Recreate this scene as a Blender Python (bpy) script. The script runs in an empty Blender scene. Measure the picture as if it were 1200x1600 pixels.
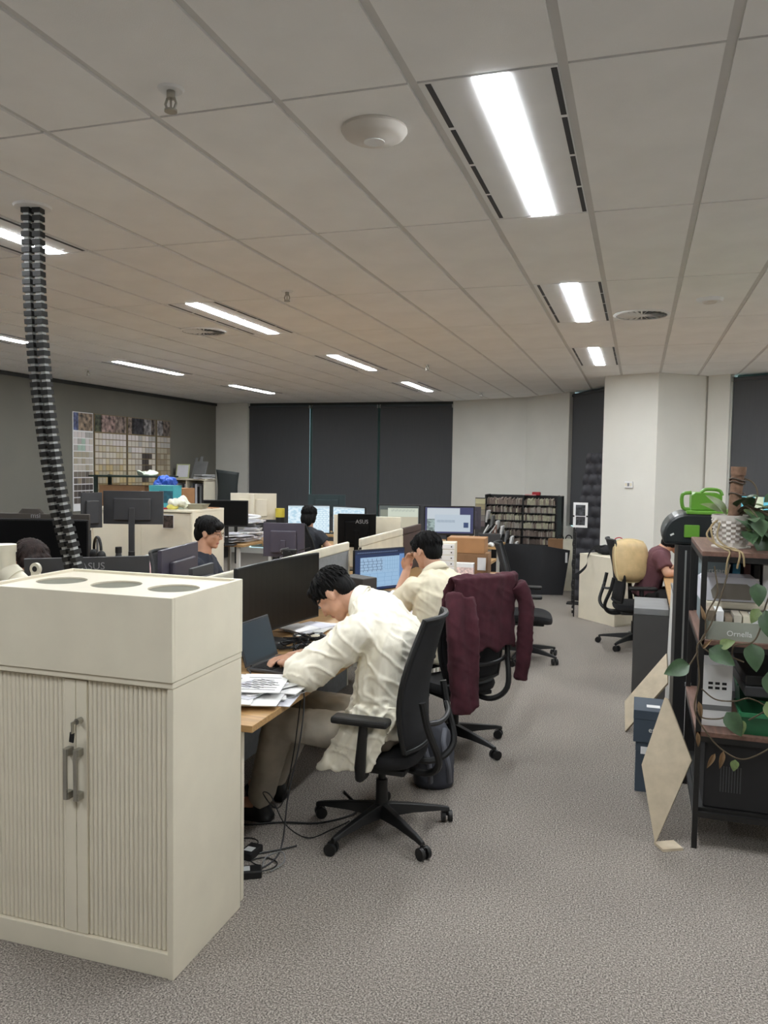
import bpy, bmesh, math, random
from mathutils import Vector, Matrix, noise
random.seed(7)
PI = math.pi
SC = bpy.context.scene
COL = SC.collection

# ------------------------------------------------------------------ camera
# world: x to the right along the ceiling cross bars, y along the light rows, z up
CAM_Z = 1.75
F_PX, YAW, PITCH, ROLL = 1255.0, -0.3065, -0.0582, 0.0149
_f = Vector((math.sin(YAW)*math.cos(PITCH), math.cos(YAW)*math.cos(PITCH), math.sin(PITCH)))
_r = Vector((math.cos(YAW), -math.sin(YAW), 0))
_u = _r.cross(_f)
CR = math.cos(ROLL)*_r + math.sin(ROLL)*_u
CU = -math.sin(ROLL)*_r + math.cos(ROLL)*_u
CF = _f
cam_d = bpy.data.cameras.new('camera')
cam_d.sensor_fit = 'VERTICAL'
cam_d.sensor_height = 32.0
cam_d.lens = 32.0*F_PX/1600.0
cam_d.clip_start = 0.05
cam_d.clip_end = 300
cam = bpy.data.objects.new('camera', cam_d)
COL.objects.link(cam)
cam.matrix_world = Matrix(((CR.x, CU.x, -CF.x, 0), (CR.y, CU.y, -CF.y, 0), (CR.z, CU.z, -CF.z, CAM_Z), (0, 0, 0, 1)))
SC.camera = cam

# ------------------------------------------------------------------ world, exposure
wd = bpy.data.worlds.new('sky'); SC.world = wd; wd.use_nodes = True
wn = wd.node_tree.nodes; wn['Background'].inputs[0].default_value = (0.50, 0.78, 0.84, 1)
wn['Background'].inputs[1].default_value = 2.0
SC.view_settings.view_transform = 'Standard'
SC.view_settings.look = 'None'
SC.view_settings.gamma = 1.0
SC.view_settings.use_curve_mapping = False
SC.view_settings.exposure = 0.0
SC.cycles.use_denoising = True
SC.cycles.max_bounces = 8
SC.cycles.diffuse_bounces = 5
SC.cycles.caustics_reflective = False
SC.cycles.caustics_refractive = False
LIGHT_STRENGTH = 92.0

# ------------------------------------------------------------------ helpers
def lin(c):
    return tuple(((v/255)/12.92 if v/255 <= 0.04045 else ((v/255+0.055)/1.055)**2.4) for v in c)
MATS = {}
def M(name, rgb, rough=0.6, metal=0.0, var=0.05, scale=6.0, bump=0.0, bscale=150.0, spec=0.5, emis=None, estr=0.0, stretch=None):
    if name in MATS: return MATS[name]
    m = bpy.data.materials.new(name); m.use_nodes = True
    nt = m.node_tree; b = nt.nodes['Principled BSDF']
    b.inputs['Roughness'].default_value = rough
    b.inputs['Metallic'].default_value = metal
    b.inputs['Specular IOR Level'].default_value = spec
    c = lin(rgb)
    tc = nt.nodes.new('ShaderNodeTexCoord')
    src = tc.outputs['Object']
    if stretch:
        mp = nt.nodes.new('ShaderNodeMapping'); mp.inputs['Scale'].default_value = stretch
        nt.links.new(src, mp.inputs[0]); src = mp.outputs[0]
    if var > 0:
        n = nt.nodes.new('ShaderNodeTexNoise'); n.inputs['Scale'].default_value = scale; n.inputs['Detail'].default_value = 5
        r = nt.nodes.new('ShaderNodeValToRGB')
        r.color_ramp.elements[0].position = 0.3; r.color_ramp.elements[1].position = 0.7
        r.color_ramp.elements[0].color = (*[v*(1-var*2) for v in c], 1)
        r.color_ramp.elements[1].color = (*[min(1, v*(1+var*2)) for v in c], 1)
        nt.links.new(src, n.inputs['Vector']); nt.links.new(n.outputs['Fac'], r.inputs[0]); nt.links.new(r.outputs[0], b.inputs['Base Color'])
    else:
        b.inputs['Base Color'].default_value = (*c, 1)
    if bump > 0:
        n2 = nt.nodes.new('ShaderNodeTexNoise'); n2.inputs['Scale'].default_value = bscale; n2.inputs['Detail'].default_value = 3
        bp = nt.nodes.new('ShaderNodeBump'); bp.inputs['Strength'].default_value = bump; bp.inputs['Distance'].default_value = 0.004
        nt.links.new(src, n2.inputs['Vector']); nt.links.new(n2.outputs['Fac'], bp.inputs['Height']); nt.links.new(bp.outputs[0], b.inputs['Normal'])
    if emis:
        b.inputs['Emission Color'].default_value = (*lin(emis), 1); b.inputs['Emission Strength'].default_value = estr
    MATS[name] = m
    return m

def tag(o, label=None, cat=None, group=None, kind=None):
    if label: o['label'] = label
    if cat: o['category'] = cat
    if group: o['group'] = group
    if kind: o['kind'] = kind
    return o
def thing(name, label, cat, loc=(0, 0, 0), rotz=0.0, group=None, rot=None):
    o = bpy.data.objects.new(name, None); COL.objects.link(o); o.empty_display_size = 0.05
    o.location = loc; o.rotation_euler = rot if rot else (0, 0, rotz)
    return tag(o, label, cat, group)
def link(name, me, mat=None, parent=None, loc=None, rot=None, scale=None):
    o = bpy.data.objects.new(name, me); COL.objects.link(o)
    if mat is not None and not me.materials: me.materials.append(mat)
    if parent is not None: o.parent = parent
    if loc is not None: o.location = loc
    if rot is not None: o.rotation_euler = rot
    if scale is not None: o.scale = scale
    return o
def face(dx, dy): return math.atan2(-dx, dy)      # rotation that turns local +Y to (dx, dy)
def copy_tree(o, parent=None):
    c = o.copy(); COL.objects.link(c); c.parent = parent
    for ch in list(o.children): copy_tree(ch, c)
    return c

class MB:
    def __init__(s): s.V = []; s.F = []
    def add(s, vs, fs):
        n = len(s.V); s.V += [tuple(v) for v in vs]; s.F += [tuple(i+n for i in f) for f in fs]; return s
    def box(s, c, d, R=None):
        hx, hy, hz = d[0]/2, d[1]/2, d[2]/2
        vs = [Vector((x, y, z)) for x in (-hx, hx) for y in (-hy, hy) for z in (-hz, hz)]
        if R is not None: vs = [R @ v for v in vs]
        c = Vector(c)
        return s.add([v+c for v in vs], [(0, 1, 3, 2), (4, 6, 7, 5), (0, 4, 5, 1), (2, 3, 7, 6), (0, 2, 6, 4), (1, 5, 7, 3)])
    def bb(s, x0, x1, y0, y1, z0, z1): return s.box(((x0+x1)/2, (y0+y1)/2, (z0+z1)/2), (x1-x0, y1-y0, z1-z0))
    def ring(s, c, u, v, ru, rv, n): return [Vector(c)+u*(ru*math.cos(2*PI*i/n))+v*(rv*math.sin(2*PI*i/n)) for i in range(n)]
    def loft(s, rings, caps=True):
        n = len(rings[0]); vs = [p for r in rings for p in r]; fs = []
        for k in range(len(rings)-1):
            for i in range(n):
                j = (i+1) % n; fs.append((k*n+i, k*n+j, (k+1)*n+j, (k+1)*n+i))
        if caps: fs.append(tuple(range(n-1, -1, -1))); fs.append(tuple((len(rings)-1)*n+i for i in range(n)))
        return s.add(vs, fs)
    def cyl(s, p0, p1, r0, r1=None, n=16, caps=True):
        p0 = Vector(p0); p1 = Vector(p1); r1 = r0 if r1 is None else r1
        d = (p1-p0).normalized(); u = d.orthogonal().normalized(); v = d.cross(u)
        return s.loft([s.ring(p0, u, v, r0, r0, n), s.ring(p1, u, v, r1, r1, n)], caps)
    def tube(s, pts, r, n=8, caps=True):
        pts = [Vector(p) for p in pts]; m = len(pts)
        rs = r if isinstance(r, (list, tuple)) else [r]*m
        t = (pts[1]-pts[0]).normalized(); u = t.orthogonal().normalized(); rings = []
        for k in range(m):
            tt = (pts[min(k+1, m-1)]-pts[max(k-1, 0)])
            if tt.length < 1e-9: tt = t.copy()
            tt.normalize(); u = (u-tt*u.dot(tt))
            if u.length < 1e-6: u = tt.orthogonal()
            u.normalize(); v = tt.cross(u); rings.append(s.ring(pts[k], u, v, rs[k], rs[k], n))
        return s.loft(rings, caps)
    def ell(s, c, r, A=None, nu=16, nv=10):
        c = Vector(c); vs = []; fs = []
        def P(x, y, z):
            p = Vector((x*r[0], y*r[1], z*r[2])); return c+(A @ p if A is not None else p)
        vs.append(P(0, 0, 1))
        for k in range(1, nv):
            a = PI*k/nv
            for i in range(nu): vs.append(P(math.sin(a)*math.cos(2*PI*i/nu), math.sin(a)*math.sin(2*PI*i/nu), math.cos(a)))
        vs.append(P(0, 0, -1))
        for i in range(nu): fs.append((0, 1+i, 1+(i+1) % nu))
        for k in range(nv-2):
            for i in range(nu):
                a = 1+k*nu+i; b = 1+k*nu+(i+1) % nu; fs.append((a, a+nu, b+nu, b))
        L = len(vs)-1; o = 1+(nv-2)*nu
        for i in range(nu): fs.append((o+i, L, o+(i+1) % nu))
        return s.add(vs, fs)
    def cap(s, p0, p1, r0, r1=None, n=14):
        r1 = r0 if r1 is None else r1
        s.cyl(p0, p1, r0, r1, n); s.ell(p0, (r0,)*3, None, n, 8); s.ell(p1, (r1,)*3, None, n, 8); return s
    def prism(s, poly, z0, z1):
        n = len(poly); vs = [(x, y, z0) for x, y in poly]+[(x, y, z1) for x, y in poly]
        fs = [tuple(range(n-1, -1, -1)), tuple(range(n, 2*n))]+[(i, (i+1) % n, n+(i+1) % n, n+i) for i in range(n)]
        return s.add(vs, fs)
    def prism_axis(s, poly, a0, a1, axis):
        n0 = len(s.V); s.prism(poly, a0, a1)
        for k in range(n0, len(s.V)):
            x, y, z = s.V[k]; s.V[k] = (z, x, y) if axis == 'x' else (x, z, y)
        return s
    def grid(s, fn, nu, nv):
        vs = [fn(i/nu, j/nv) for j in range(nv+1) for i in range(nu+1)]
        return s.add(vs, [(j*(nu+1)+i, j*(nu+1)+i+1, (j+1)*(nu+1)+i+1, (j+1)*(nu+1)+i) for j in range(nv) for i in range(nu)])
    def mesh(s, name, smooth=False):
        me = bpy.data.meshes.new(name); me.from_pydata(s.V, [], s.F)
        bm = bmesh.new(); bm.from_mesh(me); bmesh.ops.recalc_face_normals(bm, faces=bm.faces); bm.to_mesh(me); bm.free()
        if smooth:
            me.shade_smooth(); me.set_sharp_from_angle(angle=math.radians(42))
        return me
    def build(s, name, mat, parent=None, smooth=False, bevel=0, solid=0, sub=0, kind=None, loc=None, rot=None):
        o = link(name, s.mesh(name, smooth), mat, parent, loc, rot)
        if solid: md = o.modifiers.new('solid', 'SOLIDIFY'); md.thickness = solid; md.offset = 0
        if sub: md = o.modifiers.new('sub', 'SUBSURF'); md.levels = sub; md.render_levels = sub
        if bevel: md = o.modifiers.new('bevel', 'BEVEL'); md.width = bevel; md.segments = 2; md.limit_method = 'ANGLE'; md.angle_limit = math.radians(35)
        if kind: o['kind'] = kind
        return o

def remesh(mb, name, voxel, smooth=4, disp=None, factor=0.5):
    """one continuous surface from overlapping closed shapes"""
    me = mb.mesh('tmp'); o = bpy.data.objects.new('tmp', me); COL.objects.link(o)
    r = o.modifiers.new('r', 'REMESH'); r.mode = 'VOXEL'; r.voxel_size = voxel
    if smooth: sm = o.modifiers.new('s', 'SMOOTH'); sm.iterations = smooth; sm.factor = factor
    dg = bpy.context.evaluated_depsgraph_get(); dg.update()
    out = bpy.data.meshes.new_from_object(o.evaluated_get(dg))
    bpy.data.objects.remove(o); bpy.data.meshes.remove(me)
    if disp:
        ns = [v.normal.copy() for v in out.vertices]
        for v, nn in zip(out.vertices, ns): v.co = v.co+nn*disp(v.co, nn)
    out.name = name; out.shade_smooth()
    return out

def text(name, s, size, mat, parent, loc, rot, depth=0.001, align='CENTER'):
    cu = bpy.data.curves.new(name, 'FONT'); cu.body = s; cu.size = size; cu.extrude = depth; cu.align_x = align; cu.resolution_u = 3
    o = bpy.data.objects.new('tmp', cu); COL.objects.link(o)
    dg = bpy.context.evaluated_depsgraph_get(); dg.update()
    me = bpy.data.meshes.new_from_object(o.evaluated_get(dg))
    bpy.data.objects.remove(o); bpy.data.curves.remove(cu)
    me.name = name; me.materials.clear()
    return link(name, me, mat, parent, loc, rot)

def catmull(pts, n=6):
    P = [Vector(p) for p in pts]; P = [P[0]*2-P[1]]+P+[P[-1]*2-P[-2]]; out = []
    for i in range(1, len(P)-2):
        for k in range(n):
            t = k/n; a, b, c, d = P[i-1], P[i], P[i+1], P[i+2]
            out.append(0.5*((2*b)+(c-a)*t+(2*a-5*b+4*c-d)*t*t+(3*b-a-3*c+d)*t**3))
    out.append(P[-2]); return out
def RZ(a): return Matrix.Rotation(a, 3, 'Z')
def RX(a): return Matrix.Rotation(a, 3, 'X')
def RY(a): return Matrix.Rotation(a, 3, 'Y')

# ------------------------------------------------------------------ materials
white_lam = M('white_laminate', (224, 216, 196), 0.45, var=0.02)
white_paint = M('white_paint', (214, 212, 204), 0.7, var=0.02, scale=2)
col_paint = M('column_paint', (222, 220, 212), 0.75, var=0.015, scale=2)
tile_mat = M('ceiling_tile', (246, 246, 246), 0.9, var=0.02, scale=3, bump=0.15, bscale=260)
bar_mat = M('ceiling_bar', (214, 213, 212), 0.7, var=0.02)
grey_wall = M('grey_wall', (112, 110, 101), 0.85, var=0.02, scale=2)
dark_trim = M('dark_trim', (52, 52, 50), 0.7)
blind_mat = M('blind_fabric', (74, 75, 78), 0.75, var=0.03, scale=3, stretch=(40, 1, 1), bump=0.1, bscale=500)
daylight_teal = M('mullion_daylight_tint', (96, 128, 124), 0.5, 0.3)  # teal tint paints in the daylight slipping between the blinds
whiteboard = M('whiteboard', (224, 223, 208), 0.28, var=0.02)
alu = M('aluminium', (176, 178, 176), 0.35, 0.8)
black_pl = M('black_plastic', (20, 20, 21), 0.5, var=0.05)
black_mt = M('black_metal', (30, 29, 28), 0.5, 0.2)
black_fab = M('black_fabric', (22, 22, 25), 0.9, var=0.08, scale=60, bump=0.3, bscale=700)
mesh_fab = M('mesh_fabric', (22, 22, 25), 0.85, var=0.12, scale=300, bump=0.4, bscale=900)
dark_grey = M('dark_grey_plastic', (58, 58, 60), 0.5)
mid_grey = M('mid_grey_plastic', (120, 121, 122), 0.5)
purple_grey = M('purple_grey_plastic', (72, 68, 80), 0.4)
glossy_black = M('glossy_black', (9, 9, 11), 0.3, var=0, spec=0.18)
oak = M('oak', (176, 140, 94), 0.5, var=0.10, scale=5, stretch=(1, 14, 14), bump=0.05)
oak_edge = M('oak_edge', (150, 114, 70), 0.55, var=0.1, scale=6, stretch=(1, 12, 12))
brown_wood = M('brown_wood', (112, 84, 72), 0.55, var=0.12, scale=5, stretch=(12, 1, 12))
cardboard = M('cardboard', (168, 124, 84), 0.85, var=0.06)
cardboard_d = M('cardboard_dark', (140, 106, 76), 0.85, var=0.06)
paper = M('paper', (232, 232, 232), 0.85, var=0.02)
paper_b = M('paper_bluish', (208, 208, 216), 0.85, var=0.04)
ink = M('ink', (70, 70, 78), 0.8)
chrome = M('steel', (170, 168, 160), 0.3, 0.9)
cream = M('cream_plastic', (220, 214, 194), 0.4)
shirt_w = M('white_cotton', (244, 239, 222), 0.9, var=0.03, scale=10, bump=0.12, bscale=60)
shirt_w2 = M('ivory_cotton', (234, 226, 200), 0.9, var=0.03, scale=10, bump=0.12, bscale=60)
trouser = M('grey_trouser', (178, 170, 156), 0.9, var=0.06, scale=12, bump=0.2, bscale=300)
trouser_d = M('dark_trouser', (50, 48, 48), 0.9, var=0.06, scale=12)
navy = M('navy_cotton', (40, 46, 58), 0.9, var=0.06)
dark_tee = M('black_cotton', (38, 40, 46), 0.9, var=0.06)
maroon = M('maroon_knit', (74, 34, 44), 0.95, var=0.12, scale=14, bump=0.3, bscale=400)
maroon_tee = M('plum_cotton', (98, 62, 68), 0.9, var=0.06)
skin = M('skin', (206, 160, 134), 0.55, var=0.03, scale=20)
lip_m = M('lip', (176, 110, 100), 0.5, var=0)
eye_m = M('eye', (40, 30, 26), 0.3, var=0)
hair_m = M('black_hair', (13, 12, 12), 0.7, spec=0.2, var=0.25, scale=40, stretch=(1, 1, 0.2), bump=0.6, bscale=160)
hair_b = M('brown_hair', (38, 28, 25), 0.7, spec=0.2, var=0.25, scale=40, stretch=(1, 1, 0.2), bump=0.6, bscale=160)
green_lime = M('lime_plastic', (98, 152, 50), 0.4, var=0.02)
green_bin = M('green_plastic', (34, 96, 62), 0.4)
leaf_m = M('leaf_green', (62, 86, 58), 0.45, var=0.2, scale=18)
leaf_l = M('leaf_light', (112, 130, 82), 0.45, var=0.2, scale=18)
leaf_dry = M('leaf_dry', (134, 108, 78), 0.7, var=0.15, scale=18)
vine_m = M('vine_brown', (86, 74, 56), 0.7)
root_m = M('root_tan', (150, 132, 98), 0.75)
stone_b = M('beige_board', (196, 182, 158), 0.7, var=0.06, scale=14)
stone_e = M('beige_board_edge', (150, 136, 114), 0.8, var=0.06)
blue_box = M('slate_blue_card', (62, 74, 86), 0.7, var=0.04)
pot_m = M('white_ceramic', (206, 200, 192), 0.5, var=0.03)
turq = M('turquoise_card', (62, 150, 160), 0.6)
blue_bag = M('blue_plastic', (38, 88, 190), 0.4)
plastic_bag = M('thin_plastic_bag', (224, 226, 210), 0.35, var=0.1, scale=20)
yellow_m = M('yellow_plastic', (208, 190, 70), 0.5)
red_m = M('red_plastic', (170, 40, 48), 0.5)
gold_fab = M('gold_satin', (204, 178, 132), 0.45, var=0.06, scale=12, bump=0.25, bscale=40)
quilt_m = M('charcoal_quilt', (48, 48, 54), 0.6, var=0.08)
pedestal_m = M('charcoal_laminate', (66, 65, 64), 0.6, var=0.03)
teal_card = M('teal_card', (56, 120, 150), 0.6)
logo_m = M('logo_grey', (150, 150, 152), 0.4, 0.3, var=0)
logo_w = M('logo_white', (220, 222, 220), 0.5, var=0)
olive_disc = M('olive_disc', (110, 108, 92), 0.7, var=0.04)
white_cord = M('light_grey_cable', (196, 198, 196), 0.5)

def carpet_material():
    m = bpy.data.materials.new('carpet'); m.use_nodes = True; nt = m.node_tree; b = nt.nodes['Principled BSDF']
    b.inputs['Roughness'].default_value = 0.95; b.inputs['Specular IOR Level'].default_value = 0.1
    tc = nt.nodes.new('ShaderNodeTexCoord')
    n = nt.nodes.new('ShaderNodeTexNoise'); n.inputs['Scale'].default_value = 150; n.inputs['Detail'].default_value = 4; n.inputs['Roughness'].default_value = 0.75
    n2 = nt.nodes.new('ShaderNodeTexNoise'); n2.inputs['Scale'].default_value = 1.3; n2.inputs['Detail'].default_value = 3
    v = nt.nodes.new('ShaderNodeTexVoronoi'); v.inputs['Scale'].default_value = 210
    r = nt.nodes.new('ShaderNodeValToRGB'); e = r.color_ramp.elements
    e[0].position = 0.36; e[0].color = (*lin((70, 66, 63)), 1); e[1].position = 0.64; e[1].color = (*lin((196, 187, 177)), 1)
    mid = e.new(0.5); mid.color = (*lin((136, 129, 122)), 1)
    mx = nt.nodes.new('ShaderNodeMix'); mx.data_type = 'RGBA'; mx.blend_type = 'MULTIPLY'; mx.inputs[0].default_value = 0.22
    r2 = nt.nodes.new('ShaderNodeValToRGB'); r2.color_ramp.elements[0].position = 0.35; r2.color_ramp.elements[1].position = 0.65
    r2.color_ramp.elements[0].color = (0.6, 0.6, 0.62, 1)
    bp = nt.nodes.new('ShaderNodeBump'); bp.inputs['Strength'].default_value = 0.4; bp.inputs['Distance'].default_value = 0.004
    L = nt.links.new
    for x in (n, n2, v): L(tc.outputs['Object'], x.inputs['Vector'])
    L(n.outputs['Fac'], r.inputs[0]); L(n2.outputs['Fac'], r2.inputs[0]); L(r.outputs[0], mx.inputs[6]); L(r2.outputs[0], mx.inputs[7])
    L(mx.outputs[2], b.inputs['Base Color']); L(v.outputs['Distance'], bp.inputs['Height']); L(bp.outputs[0], b.inputs['Normal'])
    return m
carpet = carpet_material()

def screen_material(name, kind, strength):
    """what a display shows, or its reflection as a glow, laid out over the pane's own bounds"""
    m = bpy.data.materials.new(name); m.use_nodes = True; nt = m.node_tree; b = nt.nodes['Principled BSDF']
    b.inputs['Base Color'].default_value = (0.01, 0.01, 0.012, 1); b.inputs['Roughness'].default_value = 0.25
    tc = nt.nodes.new('ShaderNodeTexCoord'); sep = nt.nodes.new('ShaderNodeSeparateXYZ'); cmb = nt.nodes.new('ShaderNodeCombineXYZ'); L = nt.links.new
    L(tc.outputs['Generated'], sep.inputs[0]); L(sep.outputs[0], cmb.inputs[0]); L(sep.outputs[2], cmb.inputs[1])
    def rect(x0, x1, y0, y1):
        out = None
        for sock, op, val in ((sep.outputs[0], 'GREATER_THAN', x0), (sep.outputs[0], 'LESS_THAN', x1), (sep.outputs[2], 'GREATER_THAN', y0), (sep.outputs[2], 'LESS_THAN', y1)):
            q = nt.nodes.new('ShaderNodeMath'); q.operation = op; L(sock, q.inputs[0]); q.inputs[1].default_value = val
            if out is None: out = q.outputs[0]
            else:
                w = nt.nodes.new('ShaderNodeMath'); w.operation = 'MULTIPLY'; L(out, w.inputs[0]); L(q.outputs[0], w.inputs[1]); out = w.outputs[0]
        return out
    def over(base, fac, col):
        x = nt.nodes.new('ShaderNodeMix'); x.data_type = 'RGBA'; L(fac, x.inputs[0])
        if isinstance(base, tuple): x.inputs[6].default_value = (*lin(base), 1)
        else: L(base, x.inputs[6])
        if isinstance(col, tuple): x.inputs[7].default_value = (*lin(col), 1)
        else: L(col, x.inputs[7])
        return x.outputs[2]
    def lines(scale, a, bcol, w=0.5, h=0.3, mortar=0.03, off=0.35):
        k = nt.nodes.new('ShaderNodeTexBrick'); L(cmb.outputs[0], k.inputs['Vector']); k.inputs['Scale'].default_value = scale
        k.inputs['Color1'].default_value = (*lin(a), 1); k.inputs['Color2'].default_value = (*lin(a), 1); k.inputs['Mortar'].default_value = (*lin(bcol), 1)
        k.inputs['Mortar Size'].default_value = mortar; k.inputs['Brick Width'].default_value = w; k.inputs['Row Height'].default_value = h
        k.offset = off
        return k.outputs[0]
    def wisps(a, bcol, scale):
        n = nt.nodes.new('ShaderNodeTexNoise'); n.inputs['Scale'].default_value = scale; n.inputs['Detail'].default_value = 6; L(cmb.outputs[0], n.inputs['Vector'])
        r = nt.nodes.new('ShaderNodeValToRGB'); r.color_ramp.elements[0].position = 0.42; r.color_ramp.elements[1].position = 0.56
        r.color_ramp.elements[0].color = (*lin(a), 1); r.color_ramp.elements[1].color = (*lin(bcol), 1); L(n.outputs['Fac'], r.inputs[0]); return r.outputs[0]
    if kind == 'cad':
        c = over((26, 50, 92), rect(0.0, 1.0, 0.9, 1.0), (18, 36, 70))
        c = over(c, rect(0.03, 0.85, 0.93, 0.955), lines(14, (30, 56, 100), (140, 160, 190), 0.5, 0.5, 0.06))
        c = over(c, rect(0.10, 0.90, 0.06, 0.82), lines(5, (166, 202, 234), (130, 168, 210), 0.55, 0.9, 0.010, 0.0))
        c = over(c, rect(0.10, 0.55, 0.46, 0.78), lines(7, (168, 200, 230), (52, 76, 118), 0.62, 0.5, 0.028, 0.2))
        c = over(c, rect(0.60, 0.88, 0.48, 0.80), lines(8, (166, 204, 236), (124, 162, 204), 0.4, 0.8, 0.02, 0.0))
        c = over(c, rect(0.14, 0.88, 0.08, 0.42), lines(6, (164, 202, 236), (122, 160, 204), 0.9, 0.6, 0.016, 0.1))
        c = over(c, rect(0.9, 1.0, 0.06, 0.86), (112, 152, 206))
    elif kind == 'doc':
        c = over((70, 74, 110), rect(0.04, 0.72, 0.55, 0.97), (206, 216, 224))
        c = over(c, rect(0.2, 0.94, 0.06, 0.72), (196, 210, 222))
        c = over(c, rect(0.24, 0.62, 0.42, 0.52), lines(12, (196, 210, 222), (130, 150, 170), 0.9, 0.3, 0.05))
        c = over(c, rect(0.04, 0.2, 0.06, 0.55), wisps((112, 128, 128), (168, 188, 186), 9))
        c = over(c, rect(0.80, 0.90, 0.22, 0.42), (66, 84, 122))
    elif kind == 'reflection':  # white reflection on the pane painted as a glow, with page lines
        c = over((92, 100, 98), rect(0.22, 0.98, 0.0, 0.92), (214, 222, 206))
        c = over(c, rect(0.22, 0.98, 0.0, 0.62), (200, 194, 172))
        c = over(c, rect(0.03, 0.22, 0.0, 0.86), (140, 146, 132))
        c = over(c, rect(0.3, 0.9, 0.80, 0.88), lines(10, (214, 222, 206), (160, 172, 164), 0.9, 0.4, 0.05))
    elif kind == 'plan':
        c = over((214, 232, 240), rect(0.0, 1.0, 0.0, 1.0), wisps((176, 206, 222), (216, 232, 240), 10))
        c = over(c, rect(0.30, 0.96, 0.12, 0.80), lines(7, (212, 230, 238), (150, 186, 208), 0.6, 0.5, 0.03))
        c = over(c, rect(0.0, 1.0, 0.94, 1.0), (190, 206, 214))
    L(c, b.inputs['Emission Color']); b.inputs['Emission Strength'].default_value = strength
    return m
scr_cad = screen_material('screen_plan_drawing', 'cad', 0.8)
scr_doc = screen_material('screen_documents', 'doc', 0.85)
scr_reflect = screen_material('screen_painted_reflection', 'reflection', 0.85)
scr_plan = screen_material('screen_site_plan', 'plan', 1.1)
# ------------------------------------------------------------------ the room
HC = CAM_Z+1.1616
XL, XR, YB = -7.95, 4.0, -4.0
def struct(o): o['kind'] = 'structure'; return o
struct(MB().bb(XL-0.1, XR+0.1, YB-0.1, 15.0, -0.1, 0).build('floor', carpet))
def wall(name, p0, p1, z0, z1, mat, th=0.1, parent=None):
    p0 = Vector((*p0, 0)); p1 = Vector((*p1, 0)); d = (p1-p0).normalized(); n = Vector((-d.y, d.x, 0))*th   # thickness to the left of p0 -> p1
    return struct(MB().prism([(p0.x, p0.y), (p1.x, p1.y), (p1.x+n.x, p1.y+n.y), (p0.x+n.x, p0.y+n.y)], z0, z1).build(name, mat, parent))
WL = wall('wall_left', (XL, YB), (XL, 14.25), 0, HC, grey_wall)
struct(MB().bb(XL, XL+0.025, YB, 14.2, HC-0.055, HC-0.004).build('trim_1', dark_trim))
wall('wall_rear', (XR, YB), (XL, YB), 0, HC, white_paint)
wall('wall_right', (XR, 9.0), (XR, YB), 0, HC, white_paint)
# back wall: white return, then the glazing with three blinds
wall('wall_back', (-7.26, 14.2), (XL-0.1, 14.2), 0, HC, white_paint)
struct(MB().bb(-7.27, -3.16, 14.2, 14.3, HC-0.05, HC).build('trim_2', dark_trim))
def window(name, p0, p1, z0, z1, mull, inset=0.12):
    p0 = Vector((*p0, 0)); p1 = Vector((*p1, 0)); d = (p1-p0); Lw = d.length; a = math.atan2(d.y, d.x)
    w = bpy.data.objects.new(name, None); COL.objects.link(w); w.location = (p0.x, p0.y, 0); w.rotation_euler = (0, 0, a); w['kind'] = 'structure'
    gl = M('window_glass', (234, 246, 246), 0.03, var=0)
    b = gl.node_tree.nodes['Principled BSDF']; b.inputs['Transmission Weight'].default_value = 1.0; b.inputs['IOR'].default_value = 1.02
    MB().bb(0, Lw, inset-0.004, inset+0.004, z0, z1).build('glass_pane', gl, w)
    MB().bb(0, Lw, inset-0.05, inset+0.05, z0-0.05, z0).build('window_sill', white_paint, w)
    MB().bb(0, Lw, inset-0.05, inset+0.05, z1, z1+0.05).build('head_frame', daylight_teal, w)
    for t in mull: MB().bb(t-0.055, t+0.055, inset-0.07, inset+0.03, z0, z1).build('mullion', daylight_teal, w)
    return w
window('window_1', (-7.26, 14.2), (-3.16, 14.2), 0.15, HC-0.05, (0.03, 1.30, 2.655, 4.07))
wall('wall_back_sill', (-3.16, 14.2), (-7.26, 14.2), 0, 0.1, white_paint)
def blind(label, p0, p1, z0, z1, off=-0.03):
    p0 = Vector((*p0, 0)); p1 = Vector((*p1, 0)); d = p1-p0; Lw = d.length
    t = thing('roller_blind', label, 'blind', (p0.x, p0.y, 0), math.atan2(d.y, d.x))
    MB().bb(0, Lw, off-0.002, off+0.002, z0, z1-0.03).build('fabric', blind_mat, t)
    MB().cyl((0, off, z1-0.03), (Lw, off, z1-0.03), 0.026, n=14).build('roller_tube', blind_mat, t, smooth=True)
    MB().bb(0, Lw, off-0.008, off+0.008, z0-0.03, z0).build('bottom_bar', dark_grey, t)
    for x in (0.0, Lw): MB().box((x, off-0.01, z1-0.03), (0.012, 0.06, 0.06)).build('bracket', chrome, t)
    return t
blind('charcoal roller blind beside the white wall corner, leftmost of the three on the back wall', (-7.28, 14.2), (-5.985, 14.2), 0.2, HC-0.05)
blind('charcoal roller blind, middle of the three on the back wall', (-5.935, 14.2), (-4.63, 14.2), 0.2, HC-0.05)
blind('charcoal roller blind next to the white panels, rightmost of the three on the back wall', (-4.58, 14.2), (-3.22, 14.2), 0.2, HC-0.05)
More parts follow.
